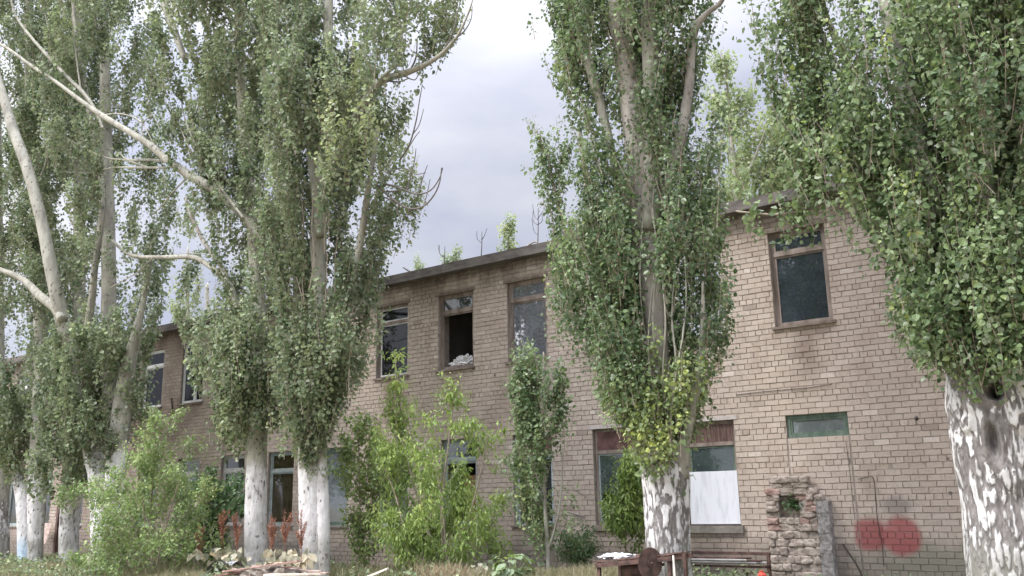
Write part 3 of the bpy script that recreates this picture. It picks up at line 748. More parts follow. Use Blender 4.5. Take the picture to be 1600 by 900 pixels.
# ------------------------------------------------------------------ leaves and wood
LEAF6 = (np.array([[0, 0, 0], [0.40, 0.28, 0.07], [0.30, 0.66, 0.06], [0, 1.0, -0.03], [-0.30, 0.66, 0.06], [-0.40, 0.28, 0.07]]), np.array([[0, 1, 2, 3], [0, 3, 4, 5]]))
LEAF4 = (np.array([[0, 0, 0], [0.40, 0.42, 0.04], [0, 1.0, -0.03], [-0.40, 0.42, 0.04]]), np.array([[0, 1, 2, 3]]))
LANCE = (np.array([[0, 0, 0], [0.18, 0.40, 0.03], [0, 1.0, -0.12], [-0.18, 0.40, 0.03]]), np.array([[0, 1, 2, 3]]))
def norm(a): return a/(np.linalg.norm(a, axis=-1, keepdims=True)+1e-9)
def leaves(P, out, size, tint, tmpl, rg, droop=0.5, updir=0.5):
    """one leaf blade per point P, facing roughly outwards and up"""
    n = len(P)
    nrm = norm(out*0.8+np.array([0, 0, updir])+rg.normal(0, 0.55, (n, 3)))
    ax = out*0.6+np.array([0, 0, -droop])+rg.normal(0, 0.5, (n, 3))
    ax = norm(ax-(ax*nrm).sum(1, keepdims=True)*nrm)
    sd_ = np.cross(ax, nrm)
    T, Fq = tmpl; k = len(T)
    wj = rg.uniform(0.8, 1.15, n)
    V = (P[:, None, :] + size[:, None, None]*(T[None, :, 0:1]*wj[:, None, None]*sd_[:, None, :] + T[None, :, 1:2]*ax[:, None, :] + T[None, :, 2:3]*nrm[:, None, :])).reshape(-1, 3)
    Q = (Fq[None]+k*np.arange(n)[:, None, None]).reshape(-1, Fq.shape[1])
    return V, Q, np.repeat(tint, k)

def rows_world(rows, Y):
    """silhouette rows (py, x left, x right) -> heights, centres, half widths in the plane Y"""
    zz, xc, hw = [], [], []
    for py, a, b_ in rows:
        A, B = at(a, py, Y), at(b_, py, Y)
        zz.append((A[2]+B[2])/2); xc.append((A[0]+B[0])/2); hw.append(abs(B[0]-A[0])/2*math.cos(YAW*0.4))
    o = np.argsort(zz); return np.array(zz)[o], np.array(xc)[o], np.array(hw)[o]

def crown(name, parent, rows, Y, nshoot, mat, size=0.085, nl=12, slen=(0.35, 0.85), tmpl=LEAF6, seed=0, thr=0.42, dscale=0.9,
          clump=(2.3, 2.3, 0.65), carve=(), tintf=None, base_t=(0.15, 0.95), lean=0.28, extra_top=0.0, twigs=0.4, spread=0.06, droop=0.5, twigmat=None, rimpow=0.55, twigr=0.0045, plume=7, plumew=0.12, plumeh=0.9):
    rg = np.random.default_rng(seed+100)
    zz, xc, hw = rows_world(rows, Y)
    if extra_top:
        zz = np.append(zz, [zz[-1]+extra_top*0.5, zz[-1]+extra_top]); xc = np.append(xc, [xc[-1], xc[-1]]); hw = np.append(hw, [hw[-1]*0.85, hw[-1]*0.25])
    # sample heights with probability ~ half width
    zs_ = np.linspace(zz[0], zz[-1], 400); hs_ = np.interp(zs_, zz, hw); cdf = np.cumsum(hs_**1.25); cdf /= cdf[-1]
    n = int(nshoot*1.9)
    z = np.interp(rg.random(n), cdf, zs_); h = np.interp(z, zz, hw); c0 = np.interp(z, zz, xc)
    ph = rg.random(n)*2*np.pi; rho = rg.random(n)**rimpow
    edge = 0.62+0.62*(vnoise(np.stack([np.cos(ph)*1.6+seed, np.sin(ph)*1.6+5, z*1.1], -1)))
    x_ = c0+np.cos(ph)*rho*h*edge; y_ = Y+np.sin(ph)*rho*h*dscale*edge
    p = np.stack([x_, y_, z], -1)
    ok = fbm(p*np.array(clump)+seed*3.3, 2) > thr
    for pts, rp in carve:
        C = np.array([at(a, b_, Y) for a, b_ in pts]); o_ = np.argsort(C[:, 2]); cx_ = np.interp(z, C[o_, 2], C[o_, 0]); rw_ = rp/F*depth(pts[0][0], pts[0][1], Y)
        ok &= ~((np.abs(x_-cx_ + (y_-Y)*0.35) < rw_*(0.7+0.8*rg.random(n))) & (y_ < Y+0.1) & (z > C[:, 2].min()-0.1) & (z < C[:, 2].max()+0.1))
    p = p[ok]; ph = ph[ok]
    if plume > 1:      # shoots stand together in upward plumes
        m0 = max(1, int(nshoot/plume)); p = p[:m0]; ph = ph[:m0]; m0 = len(p)
        pl = rg.uniform(0.6, 1.35, m0); pt = rg.normal(0, 0.2, m0)
        k_ = rg.poisson(plume*pl**1.5, m0)+1; ix = np.repeat(np.arange(m0), k_)
        u_ = rg.random(len(ix)); wdt = plumew*(1-0.65*u_)*np.repeat(pl, k_)
        o_ = np.stack([np.cos(ph), np.sin(ph)], -1)[ix]
        off = rg.normal(0, 1, (len(ix), 2))*wdt[:, None]
        rise = (u_-0.45)*plumeh*np.repeat(pl, k_)
        p = p[ix]+np.stack([off[:, 0]+o_[:, 0]*rise*0.22, off[:, 1]+o_[:, 1]*rise*0.22, rise], -1)
        oa = np.arctan2(off[:, 1]+o_[:, 1]*plumew, off[:, 0]+o_[:, 0]*plumew); ph = oa; ptint = pt[ix]
    else:
        p = p[:nshoot]; ph = ph[:nshoot]; ptint = np.zeros(len(p))
    n = len(p)
    out = np.stack([np.cos(ph), np.sin(ph), np.zeros(n)], -1)
    L = rg.uniform(*slen, n)
    d = norm(np.array([0, 0, 1.0])+out*lean+rg.normal(0, 0.16, (n, 3)))
    p = p-d*L[:, None]*0.4
    t = (np.arange(nl)+0.5)[None]/nl+rg.normal(0, 0.03, (n, nl))
    az_ = rg.random((n, nl))*2*np.pi
    rad_ = np.stack([np.cos(az_), np.sin(az_), rg.normal(0, 0.25, (n, nl))], -1)
    P = p[:, None, :]+d[:, None, :]*(L[:, None]*t)[..., None]+rad_*(spread*rg.uniform(0.5, 1.3, (n, nl)))[..., None]
    P = P.reshape(-1, 3); o2 = (rad_+out[:, None, :]*0.7).reshape(-1, 3)
    sz = size*(0.45+0.95*rg.random(len(P))**0.9)*np.repeat(rg.uniform(0.85, 1.15, n), nl)*np.repeat(1-0.25*(t.ravel() > 0.85), 1)
    tint = rg.uniform(*base_t, len(P)) + np.repeat(rg.normal(0, 0.13, n)+ptint, nl)
    tint += 0.5*(fbm(P*np.array([1.2, 1.2, 0.7])+seed, 2)-0.5)
    tint += 0.25*(t.ravel()-0.5)
    if tintf is not None: tint += tintf(P)
    V, Q, tt = leaves(P, norm(o2), sz, np.clip(tint, 0, 2), tmpl, rg, droop)
    o = npmesh(name, V, Q, mat, attrs={'tint': tt}, smooth=False)
    keep(o, parent)
    if twigs:
        m = int(n*twigs); ix = rg.permutation(n)[:m]
        a = p[ix]-d[ix]*0.08; b_ = p[ix]+d[ix]*(L[ix]*1.02)[:, None]
        # three sided sticks
        ang = np.array([0, 2.094, 4.189]); ring = np.stack([np.cos(ang), np.sin(ang), ang*0], -1)
        Vt = np.concatenate([a[:, None]+ring[None]*twigr*1.4, b_[:, None]+ring[None]*twigr*0.6], 1).reshape(-1, 3)
        q = np.array([[0, 1, 4, 3], [1, 2, 5, 4], [2, 0, 3, 5]])
        Qt = (q[None]+6*np.arange(m)[:, None, None]).reshape(-1, 4)
        keep(npmesh('twigs', Vt, Qt, twigmat or TWIG), parent)
    return o

def pxtube(pts, Y, sides=10, name='limb', mat=None, parent=None, rough=0.0, res=None, seed=0, flare=0.0, knots=(), zroot=None):
    """wood along photo pixels (x, y, width px[, Y]) standing in the plane Y"""
    P, R = [], []
    for q in pts:
        yy = q[3] if len(q) > 3 else Y
        P.append(at(q[0], q[1], yy)); R.append(q[2]*depth(q[0], q[1], yy)/F/2)
    P = np.array(P); R = np.array(R)
    if zroot is not None:
        P = np.concatenate([[[P[0][0], P[0][1], zroot]], P]) if P[0][2] > zroot+0.08 else P
        if len(P) > len(R): R = np.concatenate([[R[0]*1.12], R])
    res = res or (len(P)-1)*6+1
    C, r_ = spline(P, R, res); T, U, W = frames(C)
    a = np.linspace(0, 2*np.pi, sides, endpoint=False)
    A, I = np.meshgrid(a, np.arange(res)); 
    dirv = np.cos(A)[..., None]*U[:, None, :]+np.sin(A)[..., None]*W[:, None, :]
    rr = np.repeat(r_[:, None], sides, 1)
    gro = np.zeros_like(rr)
    if rough:
        base = C[:, None, :]+dirv*rr[..., None]
        q = base.reshape(-1, 3)
        n1 = fbm(q*[5, 5, 1.4]+seed, 3).reshape(rr.shape); n2 = fbm(q*[17, 17, 4.5]+seed*2, 3).reshape(rr.shape)
        ridge = 1-np.abs(n2-0.5)*7
        lobes = np.sin(A*3+seed+C[:, 2:3]*0.6)*0.5+np.sin(A*5+seed*2-C[:, 2:3]*0.9)*0.35
        rr = rr*(1+rough*(0.55*(n1-0.5)+0.10*lobes))-np.clip(ridge, 0, 1)*rough*0.055
        gro = np.clip(ridge, 0, 1)
        if flare:
            hb = np.clip(1-(C[:, 2:3]-C[0, 2])/0.55, 0, 1)**2; rr = rr*(1+flare*hb*(0.7+0.6*np.sin(A*4+seed)))
    V = C[:, None, :]+dirv*rr[..., None]
    for (kx, ky, kr, kd, rim, asp) in knots:      # hollows and burls
        kp = at(kx, ky, Y); s_ = depth(kx, ky, Y)/F; kR = kr*s_
        viewd = norm((kp-np.array([0, 0, EYE]))[None])[0]
        rel = V-(kp)[None, None]; front = (rel@viewd) < 0.05
        lat = norm(np.cross(viewd, [0, 0, 1.0])[None])[0]
        dd = np.sqrt((rel@lat)**2+(rel[..., 2]/asp)**2)/kR
        push = np.where(front, kd*np.exp(-(dd/0.62)**4)*kR - rim*kR*np.exp(-((dd-1.0)/0.28)**2), 0)
        V = V - dirv*push[..., None]
        if kd > 1: gro = np.where(front & (dd < 1.25), 3.0, gro)
    V = V.reshape(-1, 3)
    i = np.arange(res-1)[:, None]; j = np.arange(sides)[None, :]; k = (j+1) % sides
    Q = np.stack([i*sides+j, i*sides+k, (i+1)*sides+k, (i+1)*sides+j], -1).reshape(-1, 4)
    V = np.concatenate([V, [C[0], C[-1]]]); b_ = res*sides; jj_ = np.arange(sides); kk_ = (jj_+1) % sides
    Tt = np.concatenate([np.stack([kk_, jj_, np.full(sides, b_)], -1), np.stack([(res-1)*sides+jj_, (res-1)*sides+kk_, np.full(sides, b_+1)], -1)])
    o = npmesh(name, V, [Q, Tt], mat, attrs={'groove': np.concatenate([gro.ravel(), [0, 0]])}, smooth=True)
    if parent is not None: keep(o, parent)
    return o

def blobs(Y, lst, base=0.0):
    """tint added near photo spots (x, y, radius px, amount) in the plane Y"""
    cs = [(at(a, b_, Y), r_*depth(a, b_, Y)/F, am) for a, b_, r_, am in lst]
    def f(P):
        t = np.full(len(P), base)
        for c_, r_, am in cs:
            d2 = ((P[:, 0]-c_[0])**2+(P[:, 2]-c_[2])**2)/r_**2; t += am*np.exp(-d2)
        return t
    return f
def root_at(x, Y, y=880):
    p = at(x, y, Y); return np.array([p[0], Y, float(gz(p[0], Y))])

TG = 'whitewashed poplars in a row before the building'
def poplar(x, Y, label, group=TG):
    rp = root_at(x, Y); return empty('poplar_tree', rp, label, 'tree', group), rp[2]-0.05

# --- poplar at the right edge (A)
tA, zr = poplar(1565, 12.0, 'thick gnarled poplar at the right edge, rugged trunk with a round hollow and flaked whitewash')
BK_A = barkmat('bark_rugged', 3.1, 0.52, 1.3, rugged=2)
kn = [(1556, 618, 17, 3.2, 0.22, 1.0), (1553, 695, 12, 1.3, 0.25, 3.0), (1510, 668, 13, -0.35, -0.2, 1.4), (1590, 650, 20, -0.3, -0.15, 2.0), (1525, 730, 14, -0.35, 0.0, 2.2), (1578, 745, 22, -0.3, -0.1, 1.6), (1535, 655, 12, -0.3, 0.0, 2.6)]
pxtube([(1586, 905, 142), (1580, 800, 140), (1570, 700, 146), (1560, 630, 154), (1554, 585, 142), (1546, 540, 100)], 12, 320, 'trunk', BK_A, tA, rough=0.34, res=280, seed=2, flare=0.12, knots=kn, zroot=zr)
UPB = barkmat('bark_upper', -9, 0.0, 4.0, up_c=((0.20, 0.185, 0.155), (0.42, 0.40, 0.34)))
UPP = barkmat('bark_upper_pale', -9, 0.0, 7.0, up_c=((0.19, 0.18, 0.15), (0.37, 0.36, 0.30)))
for L_ in ([(1545, 610, 62), (1510, 500, 46), (1475, 400, 38), (1440, 270, 32), (1412, 120, 28), (1385, 0, 24), (1365, -130, 16)],
           [(1560, 600, 66), (1545, 470, 48), (1532, 330, 42), (1535, 200, 36), (1548, 60, 30), (1555, -150, 20)],
           [(1590, 610, 60), (1625, 470, 50), (1655, 300, 42), (1665, 150, 34), (1668, -100, 22)],
           [(1490, 440, 22), (1440, 360, 18), (1390, 240, 14), (1330, 120, 12), (1290, 20, 8), (1275, -60, 5)],
           [(1350, 180, 12), (1300, 90, 10), (1255, -20, 8), (1240, -90, 5)],
           [(1600, 580, 30), (1620, 400, 24), (1600, 240, 20), (1620, 60, 16), (1625, -60, 10)]):
    pxtube(L_, 12, 14, 'limb', UPB, tA, rough=0.12, seed=len(L_))
carA = [([(1556, 640), (1556, 555)], 38), ([(1530, 130), (1532, 300), (1540, 330)], 16), ([(1475, 400), (1440, 270), (1425, 190)], 9), ([(1395, 70), (1375, -20)], 12)]
rowsA = [(590, 1500, 1690), (575, 1455, 1710), (560, 1420, 1730), (520, 1390, 1740), (470, 1352, 1750), (420, 1318, 1760), (350, 1282, 1760), (290, 1275, 1765), (230, 1265, 1770), (160, 1290, 1770), (80, 1300, 1770), (0, 1310, 1770), (-80, 1320, 1770)]
tfA = blobs(12, [(1480, 590, 60, 0.3), (1300, 280, 50, 0.25)])
crown('crown', tA, rowsA, 12, 5200, LEAF, 0.070, 17, seed=1, thr=0.51, carve=carA, tintf=tfA, extra_top=3.0)
crown('crown', tA, [(570, 1510, 1690), (550, 1466, 1700), (525, 1430, 1710), (495, 1402, 1720), (460, 1375, 1730)], 11.65, 900, LEAF, 0.068, 14, (0.25, 0.5), seed=3, thr=0.34, carve=[([(1556, 650), (1556, 560)], 36)], tintf=tfA)
rowsA2 = [(330, 1262, 1300), (280, 1245, 1300), (200, 1215, 1300), (130, 1190, 1290), (60, 1172, 1280), (0, 1175, 1280), (-80, 1190, 1290)]
crown('crown', tA, rowsA2, 11.7, 640, LEAF, 0.070, 16, seed=2, thr=0.47, extra_top=1.0)
# outreaching leafy spray over the eave
pxtube([(1300, 300, 7), (1250, 330, 5), (1200, 335, 4), (1150, 330, 3)], 11.8, 6, 'limb', TWIG, tA)
crown('crown', tA, [(352, 1160, 1235), (335, 1150, 1270), (315, 1170, 1290), (300, 1190, 1290)], 11.8, 42, LEAF, 0.085, 9, (0.2, 0.4), seed=5, thr=0.2)

# --- centre poplar (B)
tB, zr = poplar(1043, 12.0, 'big leafy poplar in the centre, whitewashed trunk standing behind the saw table')
BK_B = barkmat('bark_centre', 2.3, 0.72, 9.1, rugged=True)
pxtube([(1046, 905, 74), (1044, 850, 70), (1042, 790, 72), (1040, 750, 76), (1036, 715, 72), (1034, 690, 58)], 12, 150, 'trunk', BK_B, tB, rough=0.26, res=150, seed=5, flare=0.1, knots=[(1032, 748, 26, -0.12, 0.0, 0.5)], zroot=zr)
DKB = barkmat('bark_brown', -9, 0, 3.3, up_c=((0.19, 0.17, 0.15), (0.38, 0.35, 0.31)))
for L_, mt in (([(1038, 740, 44), (1035, 640, 34), (1028, 540, 34), (1018, 440, 40), (1010, 340, 50), (1002, 250, 48), (985, 130, 40), (972, 20, 40), (965, -120, 30)], DKB),
           ([(1012, 360, 34), (1022, 250, 30), (1020, 140, 30), (1016, 40, 30), (1012, -100, 22)], UPP),
           ([(1015, 745, 34), (1012, 700, 24), (990, 620, 16), (960, 520, 14), (935, 420, 12), (918, 300, 10), (905, 200, 7)], UPB),
           ([(1060, 745, 34), (1066, 700, 24), (1076, 665, 17), (1092, 590, 11), (1098, 500, 8), (1098, 440, 4)], UPB),
           ([(998, 370, 9), (965, 270, 12), (945, 190, 14), (926, 120, 17), (905, 60, 18), (885, -10, 17), (870, -70, 14)], UPP),
           ([(1036, 640, 4, 11.9), (1030, 580, 4.5, 11.6), (1020, 500, 4, 11.5), (1027, 400, 3.5, 11.5), (1020, 330, 2.5, 11.6), (1022, 290, 1.5, 11.7)], UPP),
           ([(1040, 700, 5, 11.9), (1026, 640, 5, 11.6), (1014, 560, 4, 11.5), (1016, 480, 3.5, 11.5), (1026, 400, 2, 11.6), (1024, 360, 1.2, 11.7)], UPP),
           ([(1046, 720, 5, 11.9), (1048, 660, 4.5, 11.6), (1054, 600, 4, 11.45), (1066, 530, 3, 11.45), (1072, 470, 2.4, 11.5), (1070, 400, 1.2, 11.6)], UPP),
           ([(1048, 720, 4, 11.9), (1044, 640, 4, 11.6), (1056, 570, 3.5, 11.5), (1050, 500, 3, 11.5), (1054, 420, 1.3, 11.6)], UPP), ([(1034, 620, 4, 11.9), (1008, 520, 3, 11.6), (1000, 440, 2.5, 11.5), (1004, 340, 1.5, 11.6)], UPP), ([(1042, 680, 4, 11.9), (1036, 590, 3.5, 11.45), (1040, 500, 3, 11.4), (1034, 420, 2.4, 11.5), (1038, 350, 1.2, 11.6)], UPP),
           ([(1030, 330, 20), (1060, 230, 18), (1076, 140, 16), (1080, 80, 14), (1088, 42, 12), (1106, 20, 10), (1125, 5, 8), (1140, -20, 6)], DKB)):
    pxtube(L_, 12 if mt is not UPP else 11.85, 12, 'limb', mt, tB, rough=0.12, seed=len(L_)*3)
carB = [([(1034, 640), (1030, 560), (1012, 340), (1002, 240)], 24), ([(1000, 240), (985, 130), (972, 20), (966, -100)], 13), ([(1040, 740), (1035, 640), (1030, 560)], 9), ([(1086, 540), (1088, 430)], 11), ([(1020, 190), (1018, 90)], 14)]
rowsB = [(722, 1030, 1056), (700, 1006, 1072), (660, 978, 1090), (620, 948, 1104), (570, 915, 1120), (520, 890, 1134), (470, 884, 1140), (420, 890, 1136), (370, 895, 1124), (300, 902, 1116), (240, 906, 1110), (180, 890, 1108), (120, 872, 1112), (60, 866, 1102), (0, 862, 1094), (-80, 866, 1094)]
tfB = blobs(12, [(1040, 690, 45, 0.75), (1085, 600, 50, 0.45), (1000, 640, 40, 0.25), (1120, 430, 30, 0.15)], -0.08)
crown('crown', tB, rowsB, 12, 4500, LEAF, 0.066, 17, seed=11, thr=0.43, carve=carB, tintf=tfB, extra_top=3.0, base_t=(0.1, 0.85))
crown('crown', tB, [(440, 880, 905), (400, 868, 895), (350, 858, 892), (300, 852, 885), (260, 846, 875), (235, 850, 868)], 11.9, 130, LEAF, 0.068, 15, seed=12, thr=0.3, base_t=(0.1, 0.8))
crown('crown', tB, [(728, 1032, 1060), (705, 1010, 1072), (670, 988, 1086), (630, 962, 1098), (590, 945, 1105)], 11.75, 420, LEAF, 0.066, 14, (0.2, 0.45), seed=13, thr=0.3, base_t=(0.5, 1.2), tintf=tfB, carve=[([(1048, 740), (1044, 600)], 9)])
pxtube([(930, 470, 8), (895, 400, 6), (872, 320, 4), (856, 240, 3)], 11.9, 6, 'limb', TWIG, tB)

# --- poplar with the bare twigs (C)
tC, zr = poplar(488, 12.0, 'tall poplar with twin whitewashed stems, bare twigs reaching right into the sky')
BK_C = barkmat('bark_twin', 2.35, 0.85, 14.0)
pxtube([(490, 892, 38), (487, 840, 38), (486, 780, 38), (485, 720, 38), (482, 660, 34), (474, 560, 28), (470, 470, 24), (466, 380, 20)], 12, 80, 'trunk', BK_C, tC, rough=0.18, res=150, seed=8, flare=0.08, zroot=zr)
pxtube([(506, 885, 20), (505, 800, 20), (503, 740, 18), (503, 690, 15), (505, 600, 16), (500, 480, 20), (497, 380, 26), (502, 280, 24), (508, 180, 20), (512, 60, 16), (515, -80, 12)], 12.05, 40, 'trunk', BK_C, tC, rough=0.10, res=150, seed=9, zroot=zr)
for L_, mt, yy in (([(500, 370, 14), (488, 250, 16), (478, 120, 14), (472, 0, 12), (470, -80, 9)], UPP, 11.9),
               ([(505, 300, 18), (540, 220, 14), (575, 150, 13), (600, 125, 12), (640, 112, 10), (680, 92, 7), (712, 60, 5), (730, 25, 3.5), (741, -8, 2)], UPP, 11.9),
               ([(560, 175, 10), (585, 140, 8), (600, 118, 6), (625, 100, 4)], UPP, 11.8),
               ([(480, 600, 16), (520, 520, 14), (555, 420, 12), (575, 300, 10), (590, 200, 7)], UPB, 12.1),
               ([(478, 560, 14), (450, 470, 12), (430, 380, 11), (440, 260, 10), (430, 100, 9), (425, -60, 6)], UPB, 12.1),
               ([(472, 210, 6), (440, 140, 7), (415, 80, 6), (385, 20, 5), (370, -30, 4)], UPP, 11.6)):
    pxtube(L_, yy, 10, 'limb', mt, tC, rough=0.1, seed=3)
dead = MB()
def px3(pts, Y): return [at(a, b_, Y+(c_[0] if c_ else 0)) for a, b_, *c_ in pts], 
def twig(mb_, pts, Y, w0, w1, n=5):
    w0 *= 1.25; w1 *= 1.35
    P = [at(q[0], q[1], Y + (q[2] if len(q) > 2 else 0)) for q in pts]
    s_ = depth(pts[0][0], pts[0][1], Y)/F/2
    mb_.tube(P, np.linspace(w0*s_, w1*s_, len(P)), n, res=(len(P)-1)*3+1)
for pts, a, c_ in (([(590, 290), (615, 312), (640, 326), (662, 322), (678, 305), (687, 285), (690, 262)], 3.5, 1.2),
                 ([(590, 285), (620, 292), (650, 303), (672, 298), (686, 280), (692, 262)], 3, 1.1),
                 ([(600, 308), (622, 318), (620, 332), (630, 338), (645, 330)], 2, 1),
                 ([(636, 298), (642, 275), (648, 250), (650, 232)], 2, 0.9), ([(655, 303), (660, 280), (668, 258)], 1.8, 0.9),
                 ([(605, 270), (630, 262), (648, 272), (665, 270)], 2, 1),
                 ([(598, 300), (630, 296), (642, 280)], 2, 1), ([(662, 322), (668, 300), (672, 280)], 1.6, .8),
                 ([(625, 250), (640, 225), (650, 190), (655, 160), (660, 132)], 2.6, 1.0), ([(645, 210), (655, 195), (662, 170)], 1.6, .8), ([(636, 235), (648, 215), (656, 205)], 1.6, .8),
                 ([(690, 85), (708, 50), (715, 20), (722, -10)], 2.5, 1), ([(640, 112), (650, 90), (652, 60)], 3, 1.3), ([(600, 125), (622, 128), (640, 122)], 3, 1.2), ([(712, 60), (726, 48), (736, 30), (738, 10)], 2, .9),
                 ([(630, 118), (648, 125), (655, 112)], 1.8, .9)):
    twig(dead, pts, 11.9, a, c_)
keep(dead.build('dead_twigs', DEADTWIG), tC)
rowsC = [(705, 468, 500), (680, 458, 512), (640, 448, 528), (600, 440, 545), (550, 432, 565), (500, 428, 582), (450, 428, 586), (400, 430, 592), (340, 430, 604), (290, 428, 622), (240, 430, 644), (180, 430, 648), (150, 430, 636), (110, 432, 560), (50, 432, 560), (0, 432, 560), (-80, 432, 560)]
carC = [([(500, 400), (500, 300), (505, 230)], 12), ([(478, 120), (473, 10)], 8), ([(482, 640), (470, 500)], 9), ([(455, 330), (452, 230)], 7), ([(560, 300), (540, 200)], 5)]
tfC = blobs(12, [(610, 210, 60, 0.75), (590, 290, 35, 0.4), (470, 690, 30, 0.35), (600, 170, 40, 0.2), (560, 420, 60, -0.15)], -0.05)
crown('crown', tC, rowsC, 12, 3700, LEAF_G, 0.080, 16, seed=21, thr=0.54, carve=carC, tintf=tfC, extra_top=3.5, tmpl=LEAF6)
crown('crown', tC, [(112, 590, 640), (90, 575, 675), (60, 565, 700), (20, 565, 704), (-20, 570, 704), (-80, 580, 700)], 11.9, 520, LEAF_G, 0.075, 14, seed=22, thr=0.46, extra_top=1.0, base_t=(0.2, 1.0))
crown('crown', tC, [(708, 466, 494), (680, 455, 508), (645, 446, 524), (600, 438, 545), (560, 430, 560), (520, 428, 575)], 11.75, 620, LEAF_G, 0.078, 14, (0.25, 0.5), seed=23, thr=0.36, tintf=blobs(12, [(470, 680, 40, 0.4)], 0.05))
# whippy shoots over the stems
wh = MB()
for k in range(60):
    x = rng.uniform(440, 560); y = rng.uniform(120, 650); l_ = rng.uniform(40, 110)
    twig(wh, [(x, y), (x+rng.normal(0, 3), y-l_*0.5), (x+rng.normal(0, 5), y-l_)], 11.4+rng.uniform(0, 1.2), 1.8, 0.9, 3)
keep(wh.build('shoots', TWIG), tC)

# --- poplar D
tD, zr = poplar(400, 12.0, 'poplar with a straight whitewashed trunk and a long bare limb reaching up to the left')
BK_D = barkmat('bark_straight', 2.35, 0.75, 18.0)
pxtube([(400, 892, 38), (399, 830, 34), (400, 770, 33), (401, 720, 32), (402, 690, 31), (406, 620, 26), (405, 500, 24), (398, 380, 22), (385, 250, 18), (375, 100, 15), (370, -80, 11)], 12, 80, 'trunk', BK_D, tD, rough=0.17, res=200, seed=12, flare=0.12, zroot=zr)
# the long pale limb, coming forward as it rises
pxtube([(440, 425, 12, 11.9), (418, 385, 14, 11.7), (385, 342, 15, 11.5), (340, 300, 15, 11.3), (298, 275, 14, 11.1), (262, 250, 13, 11.0), (232, 225, 11, 10.9), (200, 205, 10, 10.8), (162, 182, 9, 10.7), (130, 160, 7, 10.6), (90, 130, 6, 10.5), (45, 100, 5.5, 10.4), (15, 78, 5, 10.3), (-25, 55, 4, 10.2)], 12, 14, 'limb', UPP, tD, rough=0.08, res=90, seed=4)
pxtube([(372, 480, 12), (360, 450, 12), (345, 430, 10), (322, 412, 9), (300, 402, 8), (250, 402, 7), (210, 400, 6), (185, 385, 5), (170, 368, 4)], 11.7, 8, 'limb', UPP, tD, rough=0.08)
pxtube([(360, 450, 10), (345, 415, 8), (320, 380, 7), (300, 340, 6), (290, 310, 4)], 11.9, 7, 'limb', DKB, tD)
dead = MB()
for pts, a, c_ in (([(272, 256), (240, 250), (200, 250), (160, 245), (120, 225), (85, 205)], 4, 1.4), ([(262, 262), (215, 262), (175, 262), (140, 270), (85, 268)], 3.5, 1.3), ([(232, 262), (200, 250), (185, 238)], 2.5, 1.2),
                 ([(225, 222), (222, 195), (240, 180), (250, 205)], 2, 1), ([(162, 180), (190, 178), (220, 190), (240, 225)], 2.5, 1), ([(330, 290), (325, 260), (315, 215), (310, 160)], 2.5, 1), ([(298, 272), (270, 300), (250, 325), (230, 340)], 2.5, 1), ([(345, 300), (300, 240), (270, 170)], 2.5, 1.1),
                 ([(380, 340), (330, 270), (290, 190), (280, 120)], 3, 1.2), ([(350, 430), (330, 400), (280, 395)], 2, 1), ([(240, 402), (215, 425), (190, 440), (170, 450)], 2, 1)):
    twig(dead, pts, 11.2, a, c_)
keep(dead.build('dead_twigs', UPP), tD)
rowsD = [(698, 385, 402), (680, 358, 412), (650, 340, 424), (610, 330, 436), (570, 322, 442), (530, 312, 445), (500, 308, 446), (470, 322, 448), (430, 350, 450), (380, 352, 450), (320, 335, 450), (250, 306, 448), (180, 290, 446), (100, 278, 444), (0, 272, 440), (-80, 280, 435)]
carD = [([(440, 440), (385, 345)], 12), ([(402, 560), (398, 400)], 6), ([(385, 250), (378, 150)], 5), ([(345, 330), (335, 200)], 6), ([(300, 230), (300, 100)], 6)]
crown('crown', tD, rowsD, 12, 3500, LEAF_G, 0.082, 16, seed=31, thr=0.55, carve=carD, extra_top=3.5, tmpl=LEAF6, tintf=blobs(12, [(380, 660, 40, 0.35), (300, 120, 60, 0.2)], -0.03))
crown('crown', tD, [(708, 388, 410), (685, 356, 416), (650, 338, 428), (610, 330, 438), (565, 322, 442), (520, 315, 445)], 11.75, 760, LEAF_G, 0.078, 14, (0.25, 0.5), seed=32, thr=0.3, tintf=blobs(12, [(375, 670, 50, 0.4)], 0.05))
pxtube([(290, 95, 9), (275, 55, 11), (262, 20, 12), (250, -20, 12)], 11.6, 8, 'limb', UPP, tD)

# --- poplar E (forked, left)
tE, zr = poplar(165, 12.0, 'poplar with a whitewashed trunk forked in two low down, behind the big bush')
BK_E = barkmat('bark_forked', 2.9, 0.75, 23.0, up_c=((0.21, 0.20, 0.17), (0.40, 0.39, 0.33)))
pxtube([(168, 895, 46), (166, 830, 46), (162, 780, 42), (154, 740, 32), (143, 700, 28), (130, 640, 25, 11.8), (112, 560, 24, 11.4), (98, 500, 22, 11.1), (82, 430, 20, 10.8), (66, 350, 18, 10.6), (45, 270, 17, 10.4), (20, 200, 16, 10.3), (2, 140, 13, 10.2), (-20, 70, 10, 10.1)], 12, 60, 'trunk', BK_E, tE, rough=0.14, res=200, seed=15, flare=0.1, zroot=zr)
pxtube([(172, 850, 30), (175, 790, 30), (180, 740, 30), (186, 680, 30), (193, 620, 28), (202, 565, 22), (212, 525, 15), (222, 480, 10), (232, 430, 7), (240, 360, 5)], 12.05, 50, 'trunk', BK_E, tE, rough=0.14, res=160, seed=17, zroot=zr)
pxtube([(178, 700, 24), (172, 620, 24), (170, 520, 23), (170, 430, 22), (168, 300, 20), (165, 180, 17), (163, 60, 14), (160, -80, 10)], 12.1, 14, 'limb', UPP, tE, rough=0.1)
crown('crown', tE, [(695, 158, 182), (670, 118, 180), (630, 104, 188), (590, 105, 196), (550, 110, 205), (510, 120, 222)], 11.7, 560, LEAF_G, 0.085, 14, (0.25, 0.5), seed=42, thr=0.36, carve=[([(200, 640), (212, 530)], 9)])
